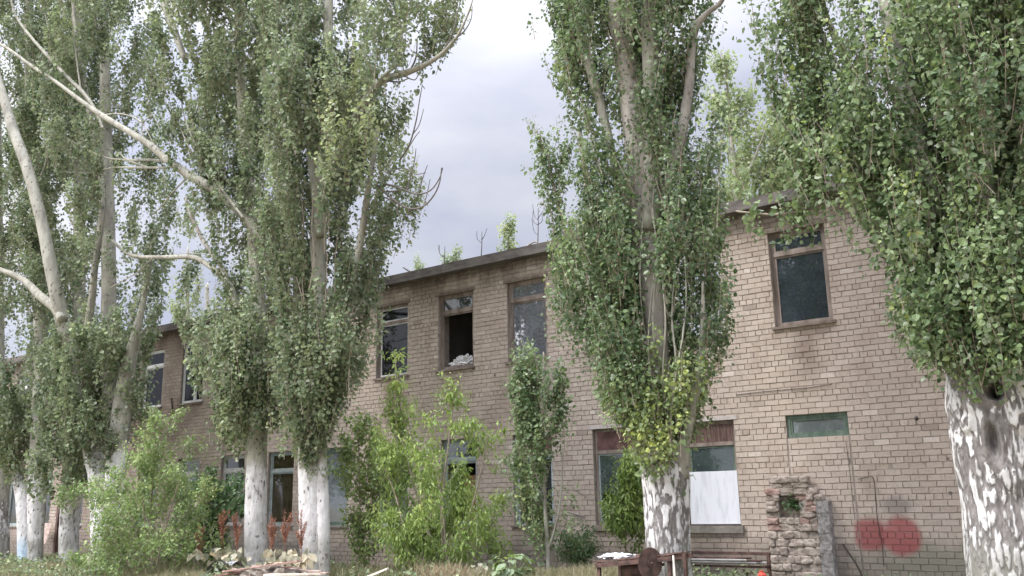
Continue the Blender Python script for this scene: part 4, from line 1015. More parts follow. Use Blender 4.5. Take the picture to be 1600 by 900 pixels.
pxtube([(98, 500, 16), (85, 480, 16), (62, 462, 14), (40, 440, 11), (18, 428, 9), (-10, 418, 7)], 11.0, 8, 'limb', UPP, tE)
pxtube([(128, 560, 12), (142, 480, 12), (148, 420, 10), (160, 300, 9), (140, 180, 8), (120, 60, 7), (110, -60, 5)], 11.9, 8, 'limb', UPB, tE)
rowsE = [(745, 168, 185), (700, 138, 188), (680, 112, 192), (650, 100, 196), (600, 98, 206), (560, 100, 212), (520, 115, 222), (480, 140, 246), (430, 130, 258), (380, 125, 262), (320, 120, 250), (260, 115, 232), (200, 110, 224), (120, 108, 222), (40, 105, 225), (-80, 110, 225)]
carE = [([(170, 560), (168, 420)], 10), ([(167, 300), (164, 120)], 6), ([(200, 640), (205, 560)], 8)]
crown('crown', tE, rowsE, 12, 2700, LEAF_G, 0.085, 16, seed=41, thr=0.55, carve=carE, extra_top=4, tmpl=LEAF6, tintf=blobs(12, [(150, 80, 60, 0.25)], -0.02))
dead = MB()
for pts, a, c_ in (([(126, 140), (105, 120), (75, 88), (47, 56), (25, 25), (15, -10)], 5, 3), ([(126, 140), (145, 165), (160, 200)], 5, 3), ([(126, 140), (118, 80), (112, 20)], 2.5, 1), ([(80, 90), (78, 60), (70, 20)], 2.2, 1), ([(50, 300), (70, 260), (74, 220)], 3, 1), ([(30, 220), (34, 180), (28, 150)], 2, 1)):
    twig(dead, pts, 11.0, a, c_, 7)
keep(dead.build('dead_twigs', UPP), tE)

# --- poplars F, G, H
tF, zr = poplar(110, 12.4, 'short looking whitewashed poplar trunk between the forked poplar and the blue stained one')
BK_F = barkmat('bark_short', 2.5, 0.6, 29.0)
pxtube([(108, 885, 30), (108, 830, 29), (112, 770, 29), (114, 730, 27), (118, 650, 22), (122, 540, 20), (124, 400, 18), (122, 200, 15), (120, 0, 12), (120, -90, 9)], 12.4, 50, 'trunk', BK_F, tF, rough=0.16, res=150, seed=19, flare=0.12, zroot=zr)
rowsF = [(765, 98, 120), (740, 82, 140), (700, 75, 150), (650, 72, 158), (580, 70, 165), (500, 62, 165), (420, 60, 160), (340, 60, 158), (240, 58, 155), (120, 55, 152), (0, 55, 150), (-80, 60, 150)]
crown('crown', tF, rowsF, 12.4, 2700, LEAF_G, 0.085, 16, seed=51, thr=0.52, extra_top=4, tmpl=LEAF6, base_t=(0.05, 0.8), carve=[([(88, 520), (75, 400)], 8), ([(65, 350), (45, 270)], 9)])
crown('crown', tF, [(768, 84, 116), (740, 74, 134), (700, 70, 142), (650, 70, 150), (590, 72, 155), (540, 72, 155)], 11.9, 640, LEAF_G, 0.085, 14, (0.25, 0.5), seed=52, thr=0.3)
tG, zr = poplar(48, 12.0, 'twin stemmed whitewashed poplar with a light blue stain at its foot')
BK_G = barkmat('bark_blue', 2.5, 0.75, 34.0)
nt = BK_G.node_tree; b = nt.nodes['Principled BSDF']; lk = b.inputs['Base Color'].links[0].from_socket
s_ = node(nt, 'ShaderNodeSeparateXYZ'); t_ = node(nt, 'ShaderNodeTexCoord'); nt.links.new(t_.outputs['Object'], s_.inputs[0])
zn = M_(nt, 'ADD', s_.outputs['Z'], M_(nt, 'MULTIPLY', noise(nt, 4, 3, 0.5), 0.3))
xl_ = float(at(47, 870, 12)[0])
bm_ = M_(nt, 'MULTIPLY', mrange(nt, zn, 1.25, 0.75, 0.0, 0.75), mrange(nt, s_.outputs['X'], xl_+0.05, xl_-0.05))
nt.links.new(mixc(nt, bm_, lk, (0.42, 0.55, 0.66)), b.inputs['Base Color'])
pxtube([(41, 888, 26), (40, 840, 24), (38, 790, 24), (32, 760, 20), (24, 735, 16), (16, 700, 12), (10, 620, 9)], 12, 50, 'trunk', BK_G, tG, rough=0.14, res=100, seed=25, flare=0.1, zroot=zr)
pxtube([(55, 880, 22), (56, 830, 24), (58, 780, 28), (60, 720, 27), (62, 650, 24), (64, 560, 22), (62, 450, 20), (55, 320, 18), (48, 180, 15), (45, 0, 12), (45, -90, 9)], 12, 50, 'trunk', BK_G, tG, rough=0.14, res=160, seed=26, zroot=zr)
rowsG = [(742, 8, 30), (700, 2, 62), (650, -5, 75), (600, -8, 85), (520, -10, 92), (440, -12, 95), (340, -15, 98), (240, -15, 100), (120, -15, 100), (0, -15, 100), (-80, -10, 98)]
crown('crown', tG, rowsG, 12, 2700, LEAF_G, 0.085, 16, seed=61, thr=0.52, extra_top=4, tmpl=LEAF6, carve=[([(88, 520), (64, 350)], 9), ([(60, 340), (20, 190)], 12), ([(60, 690), (62, 620)], 8), ([(55, 440), (10, 420)], 5)], tintf=blobs(12, [(20, 715, 25, 0.6)]))
crown('crown', tG, [(745, 8, 28), (715, 0, 52), (680, -5, 66), (630, -8, 80), (580, -8, 88)], 11.7, 520, LEAF_G, 0.085, 14, (0.25, 0.5), seed=62, thr=0.34, carve=[([(62, 700), (64, 600)], 8)], tintf=blobs(12, [(20, 735, 25, 0.7)]))
tH, zr = poplar(-6, 12.0, 'poplar trunk cut by the left edge, whitewash mostly gone')
pxtube([(-4, 890, 34), (-2, 820, 30), (-2, 760, 28), (-4, 700, 26), (-5, 560, 22), (-6, 300, 18), (-8, 0, 12)], 12, 40, 'trunk', barkmat('bark_edge', 2.0, 0.25, 41.0), tH, rough=0.14, res=110, seed=28, flare=0.1, zroot=zr)
rowsH = [(700, -30, 10), (640, -60, 20), (560, -75, 25), (440, -80, 28), (300, -80, 30), (120, -80, 30), (0, -80, 30), (-80, -75, 25)]
crown('crown', tH, rowsH, 12, 2200, LEAF_G, 0.085, 14, seed=71, thr=0.44, extra_top=3, tmpl=LEAF4)

# --- young poplar in the middle
tY = empty('young_poplar', root_at(857, 13.2), 'slender young poplar with dark glossy leaves in front of the red panelled window', 'tree')
zr = float(gz(at(857, 880, 13.2)[0], 13.2))-0.05
pxtube([(858, 905, 8), (856, 860, 8), (852, 800, 6), (850, 700, 5), (850, 600, 3), (849, 550, 2)], 13.2, 8, 'trunk', UPP, tY, zroot=zr)
pxtube([(857, 870, 5), (846, 856, 5), (836, 840, 4), (826, 800, 3)], 13.2, 6, 'limb', UPP, tY); pxtube([(856, 860, 5), (866, 830, 4), (876, 780, 3), (880, 700, 2)], 13.2, 6, 'limb', UPP, tY)
crown('crown', tY, [(850, 840, 876), (820, 822, 894), (780, 812, 898), (740, 814, 890), (700, 822, 882), (660, 812, 886), (620, 810, 886), (590, 826, 872), (565, 832, 866), (548, 843, 856)], 13.2, 560, LEAF, 0.062, 14, (0.2, 0.45), seed=81, thr=0.49, base_t=(0.15, 0.9), tintf=blobs(13.2, [(840, 800, 60, 0.4), (845, 620, 50, -0.15)]), spread=0.05)
dead = MB()
twig(dead, [(895, 765), (910, 772), (918, 778)], 13.2, 2, 1); twig(dead, [(888, 800), (905, 805), (914, 806)], 13.2, 2, 1)
keep(dead.build('dead_twigs', DEADTWIG), tY)

# ------------------------------------------------------------------ shrubs and saplings
def bush(name, x, Y, label, cat, rows, n, mat, size, tmpl, seed, stems=(), group=None, **kw):
    rp = root_at(x, Y); t = empty(name, rp, label, cat, group)
    sm = MB()
    for pts, a, c_ in stems:
        P = [at(q[0], q[1], Y) for q in pts]
        if P[0][2] > rp[2]: P = [np.array([P[0][0], Y, rp[2]-0.04])]+P
        s_ = depth(pts[0][0], pts[0][1], Y)/F/2
        sm.tube(P, np.linspace(a*s_, c_*s_, len(P)), 6, res=len(P)*4)
    if stems: keep(sm.build('stem', kw.pop('stemmat', TWIG), None, True), t)
    else: kw.pop('stemmat', None)
    kw.setdefault('plume', 3); kw.setdefault('plumew', 0.07); kw.setdefault('plumeh', 0.3)
    for i, rws in enumerate(rows): crown('foliage', t, rws, Y, n[i], mat, size, tmpl=tmpl, seed=seed+i, **kw)
    return t
MK = dict(nl=20, slen=(0.25, 0.5), thr=0.40, lean=0.75, spread=0.10, droop=1.1, twigs=0.5, twigmat=GREENSTEM, clump=(2.4, 2.4, 2.0), base_t=(0.3, 1.2), rimpow=0.5)
bush('maple_sapling', 690, 12.8, 'bright yellow green ash maple sapling, the bushiest plant in front of the lower windows', 'sapling',
     [[(888, 665, 735), (860, 620, 770), (820, 610, 780), (780, 618, 775), (740, 640, 765), (700, 650, 770), (670, 655, 765), (650, 665, 750)],
      [(890, 640, 700), (850, 600, 680), (800, 600, 690), (760, 605, 660), (720, 600, 650), (690, 606, 650), (660, 606, 648), (620, 612, 640), (600, 612, 632)],
      [(648, 680, 730), (625, 695, 728), (605, 700, 722)]], [290, 180, 12], LEAF_M, 0.098, LANCE, 200,
     stems=[([(695, 890), (690, 800), (700, 700), (712, 600)], 7, 1.5), ([(690, 890), (660, 800), (632, 700), (622, 600), (617, 560)], 6, 1.5), ([(700, 890), (735, 800), (755, 720), (762, 680)], 5, 1.2), ([(698, 880), (690, 780), (675, 700), (668, 650)], 5, 1.2)], **MK)
bush('maple_sapling', 616, 12.6, 'lone thin sapling shoot with whorls of light leaves rising before the dark upper window', 'sapling',
     [[(606, 604, 632), (590, 602, 634), (570, 606, 630), (552, 610, 624)]], [9], LEAF_M, 0.12, LANCE, 215, stems=[([(628, 880), (622, 760), (619, 660), (617, 550)], 4, 1.5)], nl=12, slen=(0.12, 0.2), thr=0.1, lean=0.9, spread=0.11, droop=0.7, twigs=0.0, base_t=(0.5, 1.3), rimpow=0.9)
bush('maple_sapling', 615, 12.3, 'side shoots of yellow green maple spreading left over the open window', 'sapling',
     [[(770, 590, 640), (740, 572, 640), (710, 565, 630), (690, 575, 615)], [(850, 600, 640), (830, 590, 650), (800, 600, 640)]], [50, 25], LEAF_M, 0.09, LANCE, 220, stems=[([(640, 890), (625, 800), (605, 740), (585, 700)], 4, 1.2)], **MK)
bush('vine_bush', 560, 13.4, 'tall narrow column of olive green foliage left of the bright maple sapling', 'shrub',
     [[(868, 552, 580), (840, 545, 595), (800, 545, 592), (760, 535, 600), (720, 530, 600), (690, 536, 595), (665, 545, 580), (645, 552, 570)]], [330], LEAF_B, 0.075, LEAF4, 230,
     stems=[([(565, 880), (562, 780), (560, 660)], 5, 1.5)], nl=12, slen=(0.2, 0.45), thr=0.36, lean=0.5, spread=0.07, droop=0.8, twigs=0.3, base_t=(0.3, 1.25), rimpow=0.5)
bush('elm_bush', 235, 11.0, 'big feathery light green bush hiding the foot of the forked poplar', 'shrub',
     [[(898, 165, 300), (870, 160, 312), (830, 172, 305), (800, 175, 292), (770, 180, 290), (740, 200, 280), (710, 215, 275), (690, 228, 290), (665, 242, 285), (645, 250, 275)],
      [(800, 130, 200), (780, 125, 200), (760, 130, 190)], [(890, 130, 190), (860, 135, 200)], [(775, 300, 330), (740, 270, 310)]], [900, 80, 110, 30], LEAF_E, 0.054, LEAF4, 240,
     stems=[([(238, 895), (235, 800), (245, 700), (258, 655)], 5, 1.5), ([(230, 895), (210, 820), (175, 775), (140, 765)], 4, 1.2), ([(242, 895), (265, 800), (285, 740)], 4, 1.2), ([(232, 890), (222, 760), (215, 700)], 4, 1.2)],
     nl=14, slen=(0.2, 0.45), thr=0.42, lean=0.9, spread=0.07, droop=0.6, twigs=0.6, base_t=(0.25, 1.25), rimpow=0.5, clump=(2.6, 2.6, 3.2))
bush('dark_shrub', 318, 12.6, 'dark green glossy shrub under the white framed lower window', 'shrub',
     [[(890, 300, 325), (860, 292, 345), (830, 290, 345), (800, 285, 350), (770, 290, 365), (750, 300, 375)], [(795, 340, 385), (770, 345, 380)]], [330, 45], LEAF_D, 0.085, LEAF4, 250,
     stems=[([(312, 890), (315, 820), (330, 760)], 4, 1.2)], nl=12, slen=(0.2, 0.4), thr=0.38, lean=0.8, spread=0.08, twigs=0.4, base_t=(0.2, 1.2), rimpow=0.55)
bush('sapling', 330, 13.5, 'thin pale grey green sapling tip rising beside the first poplar trunks', 'sapling',
     [[(745, 300, 345), (720, 300, 340), (690, 310, 345), (665, 318, 335)]], [22], LEAF_E, 0.07, LEAF4, 255, stems=[([(330, 880), (325, 760), (328, 670)], 3, 1)], nl=9, slen=(0.2, 0.4), thr=0.2, lean=0.7, spread=0.06, twigs=0.5, base_t=(0.4, 1.2))
bush('maple_sapling', 975, 14.6, 'small fresh green maple bush between the broken window and the centre trunk', 'shrub',
     [[(858, 958, 1000), (830, 950, 1006), (800, 950, 1006), (770, 958, 1004), (740, 968, 1002), (712, 978, 992)]], [190], LEAF_M, 0.10, LANCE, 260,
     stems=[([(978, 880), (978, 800), (985, 710)], 4, 1.2)], **{**MK, 'base_t': (0.0, 0.85)})
bush('dark_shrub', 905, 14.5, 'low dark green bush behind the dry grass, left of the saw table', 'shrub',
     [[(878, 885, 925), (855, 878, 930), (835, 880, 925), (820, 890, 915)]], [150], LEAF_D, 0.07, LANCE, 270, nl=12, slen=(0.15, 0.3), thr=0.3, lean=0.9, spread=0.07, twigs=0.3, base_t=(0.3, 1.3))
bush('dark_sprout', 764, 14.8, 'thin greyish sprout against the damp foot of the wall', 'plant',
     [[(880, 758, 772), (850, 756, 774), (820, 757, 772)]], [28], LEAF_E, 0.06, LEAF4, 275, stems=[([(764, 885), (764, 815)], 3, 1)], nl=9, slen=(0.15, 0.3), thr=0.1, lean=0.5, spread=0.05, twigs=0.5, base_t=(0.0, 0.6))
# big leaved burdock
def rosette(name, x, y, Y, label, n, size, mat, seed, hgt=0.45):
    rg = np.random.default_rng(seed); rp = root_at(x, Y, y); t = empty(name, rp, label, 'plant')
    Vs, Qs, Ts, k0 = [], [], [], 0; st = MB()
    for i in range(n):
        a = rg.random()*2*np.pi; r_ = rg.uniform(0.05, 0.30); z_ = rg.uniform(0.1, hgt)
        p = rp+np.array([math.cos(a)*r_, math.sin(a)*r_, z_]); o_ = np.array([math.cos(a), math.sin(a), 0.1])
        s_ = size*rg.uniform(0.6, 1.2); nu, nv = 7, 5
        ax = norm(np.array([math.cos(a), math.sin(a), rg.uniform(-0.6, 0.4)])[None])[0]; sdv = norm(np.cross(ax, [0, 0, 1.0])[None])[0]; nn_ = np.cross(sdv, ax)
        for u in range(nu):
            uu = u/(nu-1); wd = 0.42*math.sin(math.pi*min(1, uu*0.93+0.05))**0.7
            for v in range(nv):
                vv = v/(nv-1)*2-1
                Vs.append(p+s_*(ax*uu+sdv*wd*vv+nn_*(0.10*abs(vv)-0.35*uu*uu+0.05*math.sin(9*uu+5*vv+i))))
                Ts.append(rg.normal(0, .05)+0.3+0.9*((i*37 % 11)/11))
        for u in range(nu-1):
            for v in range(nv-1):
                q = k0+u*nv+v; Qs.append([q, q+nv, q+nv+1, q+1])
        k0 += nu*nv; st.tube([rp, rp+(p-rp)*0.5+[0, 0, .05], p], [0.006, 0.005, 0.004], 4)
    keep(npmesh('leaf_rosette', np.array(Vs), Qs, mat, attrs={'tint': np.clip(Ts, 0, 2)}, smooth=True), t); keep(st.build('stalk', GREENSTEM), t)
    return t
rosette('burdock', 800, 890, 12.2, 'fresh green burdock with broad leaves in the dry grass', 46, 0.17, LEAF_B, 5, 0.5)
rosette('burdock', 745, 885, 12.6, 'grey green burdock clump under the maple sapling', 22, 0.16, DOCKLEAF, 6, 0.3)
rosette('burdock', 150, 893, 11.6, 'low pale burdock clump near the bottom left', 22, 0.2, DOCKLEAF, 9, 0.3)

# horse dock with rusty seed spikes: one plant per stalk
dock_lbl = ['rusty brown dock spike left of the straight poplar trunk', 'second rusty dock spike from the left, beside the straight trunk', 'thin rusty dock spike right beside the straight trunk', 'tallest rust red dock spike between the two middle trunks', 'rusty dock spike just left of the twin stemmed trunk', 'faded dock spike in front of the big feathery bush']
for i, (x, yt, yb, wpx) in enumerate([(347, 796, 880, 13), (370, 800, 878, 9), (424, 808, 872, 9), (446, 796, 872, 14), (470, 800, 866, 11), (311, 822, 880, 8)]):
    Y = 11.5; rp = root_at(x, Y); t = empty('dock_plant', rp, dock_lbl[i], 'plant', 'rusty dock plants between the middle poplars')
    rg = np.random.default_rng(300+i); top = at(x+rg.uniform(-3, 3), yt, Y); s_ = depth(x, yt, Y)/F
    mb = MB(); mb.tube([rp, (rp+top)/2+[0.02, 0, 0], top], [0.008, 0.006, 0.003], 5)
    br = []
    for k in range(9):
        f0 = rg.uniform(0.45, 0.8); a = rg.random()*6.28; b0 = rp+(top-rp)*f0; e_ = b0+np.array([math.cos(a)*wpx*s_*0.8, math.sin(a)*wpx*s_*0.8, rg.uniform(0.2, 0.4)]); br.append((b0, e_)); mb.tube([b0, (b0+e_)/2+[0, 0, -0.02], e_], [0.004, 0.003, 0.002], 3)
    keep(mb.build('stalk', DOCKSEED), t)
    P = []
    for b0, e_ in br+[(rp+(top-rp)*0.5, top)]:
        m_ = 110; u = rg.random(m_)[:, None]; P.append(b0*(1-u)+e_*u+rg.normal(0, 0.012, (m_, 3)))
    P = np.concatenate(P); V, Q, tt = leaves(P, norm(rg.normal(0, 1, P.shape)), rg.uniform(0.014, 0.028, len(P)), np.clip(rg.normal(0.8, 0.45, len(P)), 0, 2), LEAF4, rg)
    keep(npmesh('seed_spike', V, Q, DOCKSEED, attrs={'tint': tt}), t)
    m_ = 34; P = rp+rg.normal(0, 0.11, (m_, 3))*[1, 1, 0]+np.stack([np.zeros(m_), np.zeros(m_), rg.uniform(0.05, 0.55, m_)], -1)
    V, Q, tt = leaves(P, norm(rg.normal(0, 1, P.shape)*[1, 1, .2]), rg.uniform(0.10, 0.24, m_), np.clip(rg.normal(1.0, 0.6, m_), 0, 2), LEAF6, rg, 1.6)
    keep(npmesh('dried_leaves', V, Q, DOCKLEAF, attrs={'tint': tt}), t)

hp_ = at(1240, 792, WY-0.14)
tf_ = empty('wall_fern', hp_, 'tuft of dark green leaves growing in the hole of the rubble pier', 'plant')
rg = np.random.default_rng(88); P = hp_+rg.normal(0, 1, (120, 3))*[0.09, 0.03, 0.07]+[0, 0, 0.05]
V, Q, tt = leaves(P, norm(rg.normal(0, 1, P.shape)+[0, -1, 0.6]), rg.uniform(0.04, 0.09, 120), np.clip(rg.normal(0.5, 0.3, 120), 0, 2), LEAF4, rg)
keep(npmesh('foliage', V, Q, LEAF_D, attrs={'tint': tt}), tf_)
# ------------------------------------------------------------------ trees behind the building
bY = 29.0
t = empty('far_tree', (float(at(1160, 400, bY)[0]), bY, 0.3), 'airy yellowish green tree rising behind the roof right of the centre poplar', 'tree')
pxtube([(1160, 420, 12), (1150, 300, 9), (1142, 200, 6), (1135, 120, 3)], bY, 8, 'trunk', UPP, t, zroot=0.2); pxtube([(1155, 300, 6), (1190, 220, 4), (1200, 180, 2)], bY, 6, 'limb', UPP, t); pxtube([(1150, 260, 5), (1120, 200, 3), (1110, 150, 2)], bY, 6, 'limb', UPP, t)
crown('crown', t, [(360, 1100, 1260), (300, 1090, 1270), (260, 1085, 1250), (220, 1090, 1225), (180, 1095, 1195), (140, 1105, 1165), (110, 1115, 1150), (96, 1122, 1138)], bY, 520, LEAF_Y, 0.15, 12, (0.5, 1.1), tmpl=LEAF4, seed=401, thr=0.50, clump=(0.9, 0.9, 0.9), lean=0.6, spread=0.22, base_t=(0.2, 1.3), twigs=0.5, twigr=0.008)
t = empty('far_tree', (float(at(1240, 420, 31)[0]), 31, 0.3), 'pale green tree behind the roof, half hidden by the right poplar', 'tree')
pxtube([(1240, 420, 10), (1245, 300, 7), (1240, 240, 3)], 31, 8, 'trunk', UPP, t, zroot=0.2)
crown('crown', t, [(340, 1195, 1300), (300, 1190, 1300), (260, 1195, 1290), (230, 1205, 1270), (205, 1225, 1250)], 31, 320, LEAF_Y, 0.17, 12, (0.5, 1.1), tmpl=LEAF4, seed=405, thr=0.45, clump=(0.9, 0.9, 0.9), lean=0.6, spread=0.22, base_t=(0.0, 1.0), twigs=0.4, twigr=0.008)
far = [(795, 338, 9, 60, 'single slim poplar tip standing clear above the roof edge'), (655, 408, 7, 75, 'leftmost small poplar tip peeping over the roof between the big poplars'), (698, 398, 7, 72, 'small poplar tip over the roof, left one of a touching pair'), (713, 392, 7, 72, 'small poplar tip over the roof, right one of a touching pair')]
for i, (x, yt, hw_, Y, lb) in enumerate(far):
    p = at(x, 450, Y); t = empty('far_poplar', (float(p[0]), Y, 0.3), lb, 'tree', 'distant poplar tips over the roof')
    pxtube([(x, 500, 4), (x, yt+10, 1.5)], Y, 6, 'trunk', TWIG, t, zroot=0.2)
    crown('crown', t, [(520, x-hw_*1.3, x+hw_*1.3), (430, x-hw_*1.2, x+hw_*1.2), (yt+25, x-hw_, x+hw_), (yt+8, x-hw_*.6, x+hw_*.6), (yt, x-2, x+2)], Y, 420, LEAF_Y if i == 0 else LEAF_G, 0.22, 9, (0.8, 1.6), tmpl=LEAF4, seed=410+i, thr=0.25, spread=0.25, twigs=0, base_t=(0.3, 1.2))
for i, (x0, x1, yt, yb, Y, mt, lb) in enumerate([(272, 312, 385, 500, 34, LEAF_Y, 'far poplar behind the roof with yellowish hanging shoots, seen between the left trees'), (312, 335, 452, 505, 36, LEAF_G, 'small dark far poplar beside the yellowish one over the roof')]):
    p = at((x0+x1)/2, 450, Y); t = empty('far_poplar', (float(p[0]), Y, 0.3), lb, 'tree', 'far poplars seen between the left trees')
    xm = (x0+x1)/2; pxtube([(xm, 540, 8), (xm, 450, 6), (xm+2, yt, 3)], Y, 6, 'trunk', UPP, t, zroot=0.2)
    crown('crown', t, [(545, x0, x1), (470, x0, x1), ((yt+470)/2, x0+3, x1-3), (yt, xm-8, xm+8)] if i == 0 else [(545, x0, x1), (480, x0, x1), (yt, xm-4, xm+4)], Y, 260, mt, 0.16, 10, (0.6, 1.4), tmpl=LEAF4, seed=420+i, thr=0.46, spread=0.14, clump=(1.2, 1.2, 0.4), twigs=0.6, twigr=0.012, extra_top=6 if i == 0 else 0)
# leafless saplings growing on the roof edge
for i, (x, yb, yt, lb) in enumerate([(752, 396, 362, 'bare twig growing on the roof edge left of the slim poplar tip'), (840, 385, 325, 'bare forked twigs on the roof edge near the centre poplar'), (694, 408, 385, 'tiny bare twig on the roof over the small poplar tips')]):
    Y = 16.6; t = MB(); rg = np.random.default_rng(500+i)
    twig(t, [(x, yb+4), (x+1, (yb+yt)/2), (x+1, yt)], Y, 1.6, 0.7, 4)
    for k in range(5 if i == 1 else 2):
        f_ = rg.uniform(0.2, 0.7); yy = yb+(yt-yb)*f_; s_ = rg.choice([-1, 1]); twig(t, [(x, yy), (x+s_*rg.uniform(3, 8), yy-6), (x+s_*rg.uniform(5, 10), yy-rg.uniform(12, 26))], Y, 1.1, 0.6, 3)
    tag(t.build('roof_twig', DEADTWIG), lb, 'twig')
t = MB(); twig(t, [(826, 388), (850, 380), (872, 372)], 16.4, 3, 1.5, 4); twig(t, [(822, 386), (835, 378), (842, 380)], 16.4, 3, 1, 4)
tag(t.build('roof_weed', TWIG), 'low dry weed lying on the roof edge beside the centre poplar', 'weed')
t = MB(); twig(t, [(640, 424), (630, 418)], 16.0, 2.5, 1.5, 4); tag(t.build('roof_stick', DEADTWIG), 'short dark stick poking out over the roof edge', 'stick')

# ------------------------------------------------------------------ small things by the ground
# circular saw table
SY = 11.0
c0 = at(985, 872, SY); g0 = float(gz(c0[0], SY))
saw = empty('saw_table', (float(c0[0]), SY, g0), 'rusty home made saw table with a round blade, in front of the centre poplar', 'saw table')
L0, R0 = at(926, 878, SY), at(1053, 866, SY+0.05)
dirx = norm((R0-L0)[None])[0]; back = norm(np.cross([0, 0, 1.0], dirx)[None])[0]
mb = MB(); zt = np.array([0, 0, 1.0])
for f0, f1, y0_, y1_ in ((0, 1, 0.0, 0.30), (0, 0.52, 0.31, 0.62), (0.0, 0.93, 0.63, 0.75)):
    a = L0+(R0-L0)*f0+back*(y0_+y1_)/2; c_ = L0+(R0-L0)*f1+back*(y0_+y1_)/2
    mb.obox(a, c_, y1_-y0_, 0.018, jit=0.002)
keep(mb.build('tabletop', RUST), saw)
mb = MB()
for f, bk in ((0.06, 0.04), (0.06, 0.66), (0.93, 0.04), (0.9, 0.62)):
    p = L0+(R0-L0)*f+back*bk-zt*0.01; mb.obox(p, [p[0], p[1], g0-0.05], 0.045, 0.045, (0, 1, 0), jit=0.003)
for s_ in (0.0, 0.66):
    a = L0+(R0-L0)*0.03+back*(s_+0.02)-zt*0.05; c_ = L0+(R0-L0)*0.97+back*(s_+0.02)-zt*0.05; mb.obox(a, c_, 0.04, 0.06)
legs = mb.build('frame', RUST); keep(legs, saw)
mb = MB()  # motor and bearing block under the top
p = L0+(R0-L0)*0.30+back*0.25-zt*0.16; mb.tube([p, p+dirx*0.32], [0.11, 0.11], 18, 4); mb.tube([p-dirx*0.03, p], [0.07, 0.11], 18, 2)
p2 = L0+(R0-L0)*0.62+back*0.25-zt*0.12; mb.obox(p2-dirx*0.1, p2+dirx*0.1, 0.2, 0.1); mb.tube([p+dirx*0.3, p2+dirx*0.2], [0.018, 0.018], 10, 2)
keep(mb.build('motor', RUST), saw)
bc = at(1016, 880, SY-0.06); n_ = 48; th = np.linspace(0, 2*np.pi, n_*2, endpoint=False); rr_ = np.where(np.arange(n_*2) % 2, 0.205, 0.190)
vd = norm((bc-np.array([0, 0, EYE]))[None])[0]; hv = norm(np.array([vd[0], vd[1], 0])[None])[0]; pv = np.cross(hv, [0, 0, 1.0])
ang = rad(38); bu = hv*math.sin(ang)+pv*math.cos(ang)*1.0; bn = norm(np.cross(bu, zt)[None])[0]
V = np.concatenate([[bc+bu*math.cos(a)*r_+zt*math.sin(a)*r_+bn*s_ for a, r_ in zip(th, rr_)] for s_ in (-0.002, 0.002)]+[[bc-bn*0.002, bc+bn*0.002]])
m_ = 2*n_; j = np.arange(m_); k = (j+1) % m_
Tt = np.concatenate([np.stack([k, j, np.full(m_, 2*m_)], -1), np.stack([m_+j, m_+k, np.full(m_, 2*m_+1)], -1)])
blade = npmesh('saw_blade', V, [np.stack([j, k, m_+k, m_+j], -1), Tt], RUSTL); keep(blade, saw)
mb = MB(); mb.tube([bc-bn*0.02, bc+bn*0.02], [0.05, 0.05], 20, 2); mb.tube([bc-bn*0.05, bc+bn*0.05], [0.016, 0.016], 6, 2)
hub = mb.build('flange', RUST); hub.parent = blade
V, Q = crumple(*(L0+dirx*0.24+back*0.28+zt*0.035), 0.26, 0.22, 0.045, seed=8, sharp=3.5)
tag(npmesh('crumpled_sheet', V, Q, CLOTH), 'crumpled whitish sheet lying on the left end of the saw table', 'sheet')
mb = MB(); mb.obox(L0+dirx*0.42+back*0.36+zt*0.02, L0+dirx*0.72+back*0.42+zt*0.025, 0.16, 0.02, jit=0.003)
tag(mb.build('wood_scrap', REDWOOD), 'small reddish board lying on the saw table beside the blade', 'board')
mb = MB(); p = at(1052, 868, SY-0.05); q = at(1056, 905, SY-0.2); mb.obox(p, [q[0], q[1], float(gz(q[0], q[1]))-.02], 0.02, 0.02, (0, 1, 0))
tag(mb.build('wooden_stake', PALEWOOD), 'pale thin stake leaning on the right end of the saw table', 'stake')

# bench like steel frame with pipes against the wall
BY = 15.45
A_, B_ = at(1062, 858, BY), at(1203, 863, BY)
g0 = float(gz(B_[0], BY))
fr = empty('steel_rack', (float((A_[0]+B_[0])/2), BY, g0), 'low rusty steel rack holding old pipes, between the centre trunk and the rubble pier', 'rack')
mb = MB(); mb.box(A_[0], B_[0], BY-0.02, BY+0.03, B_[2]-0.055, B_[2], 0.002); mb.box(A_[0], B_[0], BY-0.015, BY+0.02, 0.42, 0.455); keep(mb.build('rail', RUST), fr)
for xx_ in (A_[0]+0.05, B_[0]-0.03):
    mb = MB(); mb.box(xx_-0.025, xx_+0.025, BY-0.03, BY+0.02, g0-0.05, B_[2]-0.002); mb.box(xx_-0.02, xx_+0.02, BY-0.24, BY-0.03, 0.45, 0.48); keep(mb.build('leg', RUST), fr)
for i in range(5):
    z_ = 0.50+0.035*(i % 2)+(0.05 if i > 2 else 0); y_ = BY-0.06-0.045*i
    V, Q, T = tube_geo([(A_[0]+0.02*i, y_, z_), (B_[0]-0.05-0.07*i, y_, z_+0.01)], [0.02, 0.02], 10, 2)
    tag(npmesh('steel_pipe', V, [Q, T], RUST if i % 2 else simple('galvanised', (0.22, 0.21, 0.2), (0.36, 0.34, 0.32), 5, 0.6)), 'old steel pipe lying lengthwise on the low rusty rack', 'pipe', 'pipes lying on the steel rack')
p = at(1190, 893, 15.1); gz1 = float(gz(p[0], 15.1))
mb = MB(); 
for r0, z0_, r1, z1_ in ((0.06, 0, 0.085, 0.03), (0.085, 0.03, 0.09, 0.10), (0.09, 0.10, 0.075, 0.17), (0.075, 0.17, 0.035, 0.20), (0.035, 0.20, 0.033, 0.23)):
    mb.tube([(p[0], 15.1, gz1+0.12+z0_), (p[0], 15.1, gz1+0.12+z1_)], [r0, r1], 18, 2)
can = mb.build('red_canister', REDP, smooth=False); tag(can, 'small red canister beside the right leg of the rusty rack', 'canister')
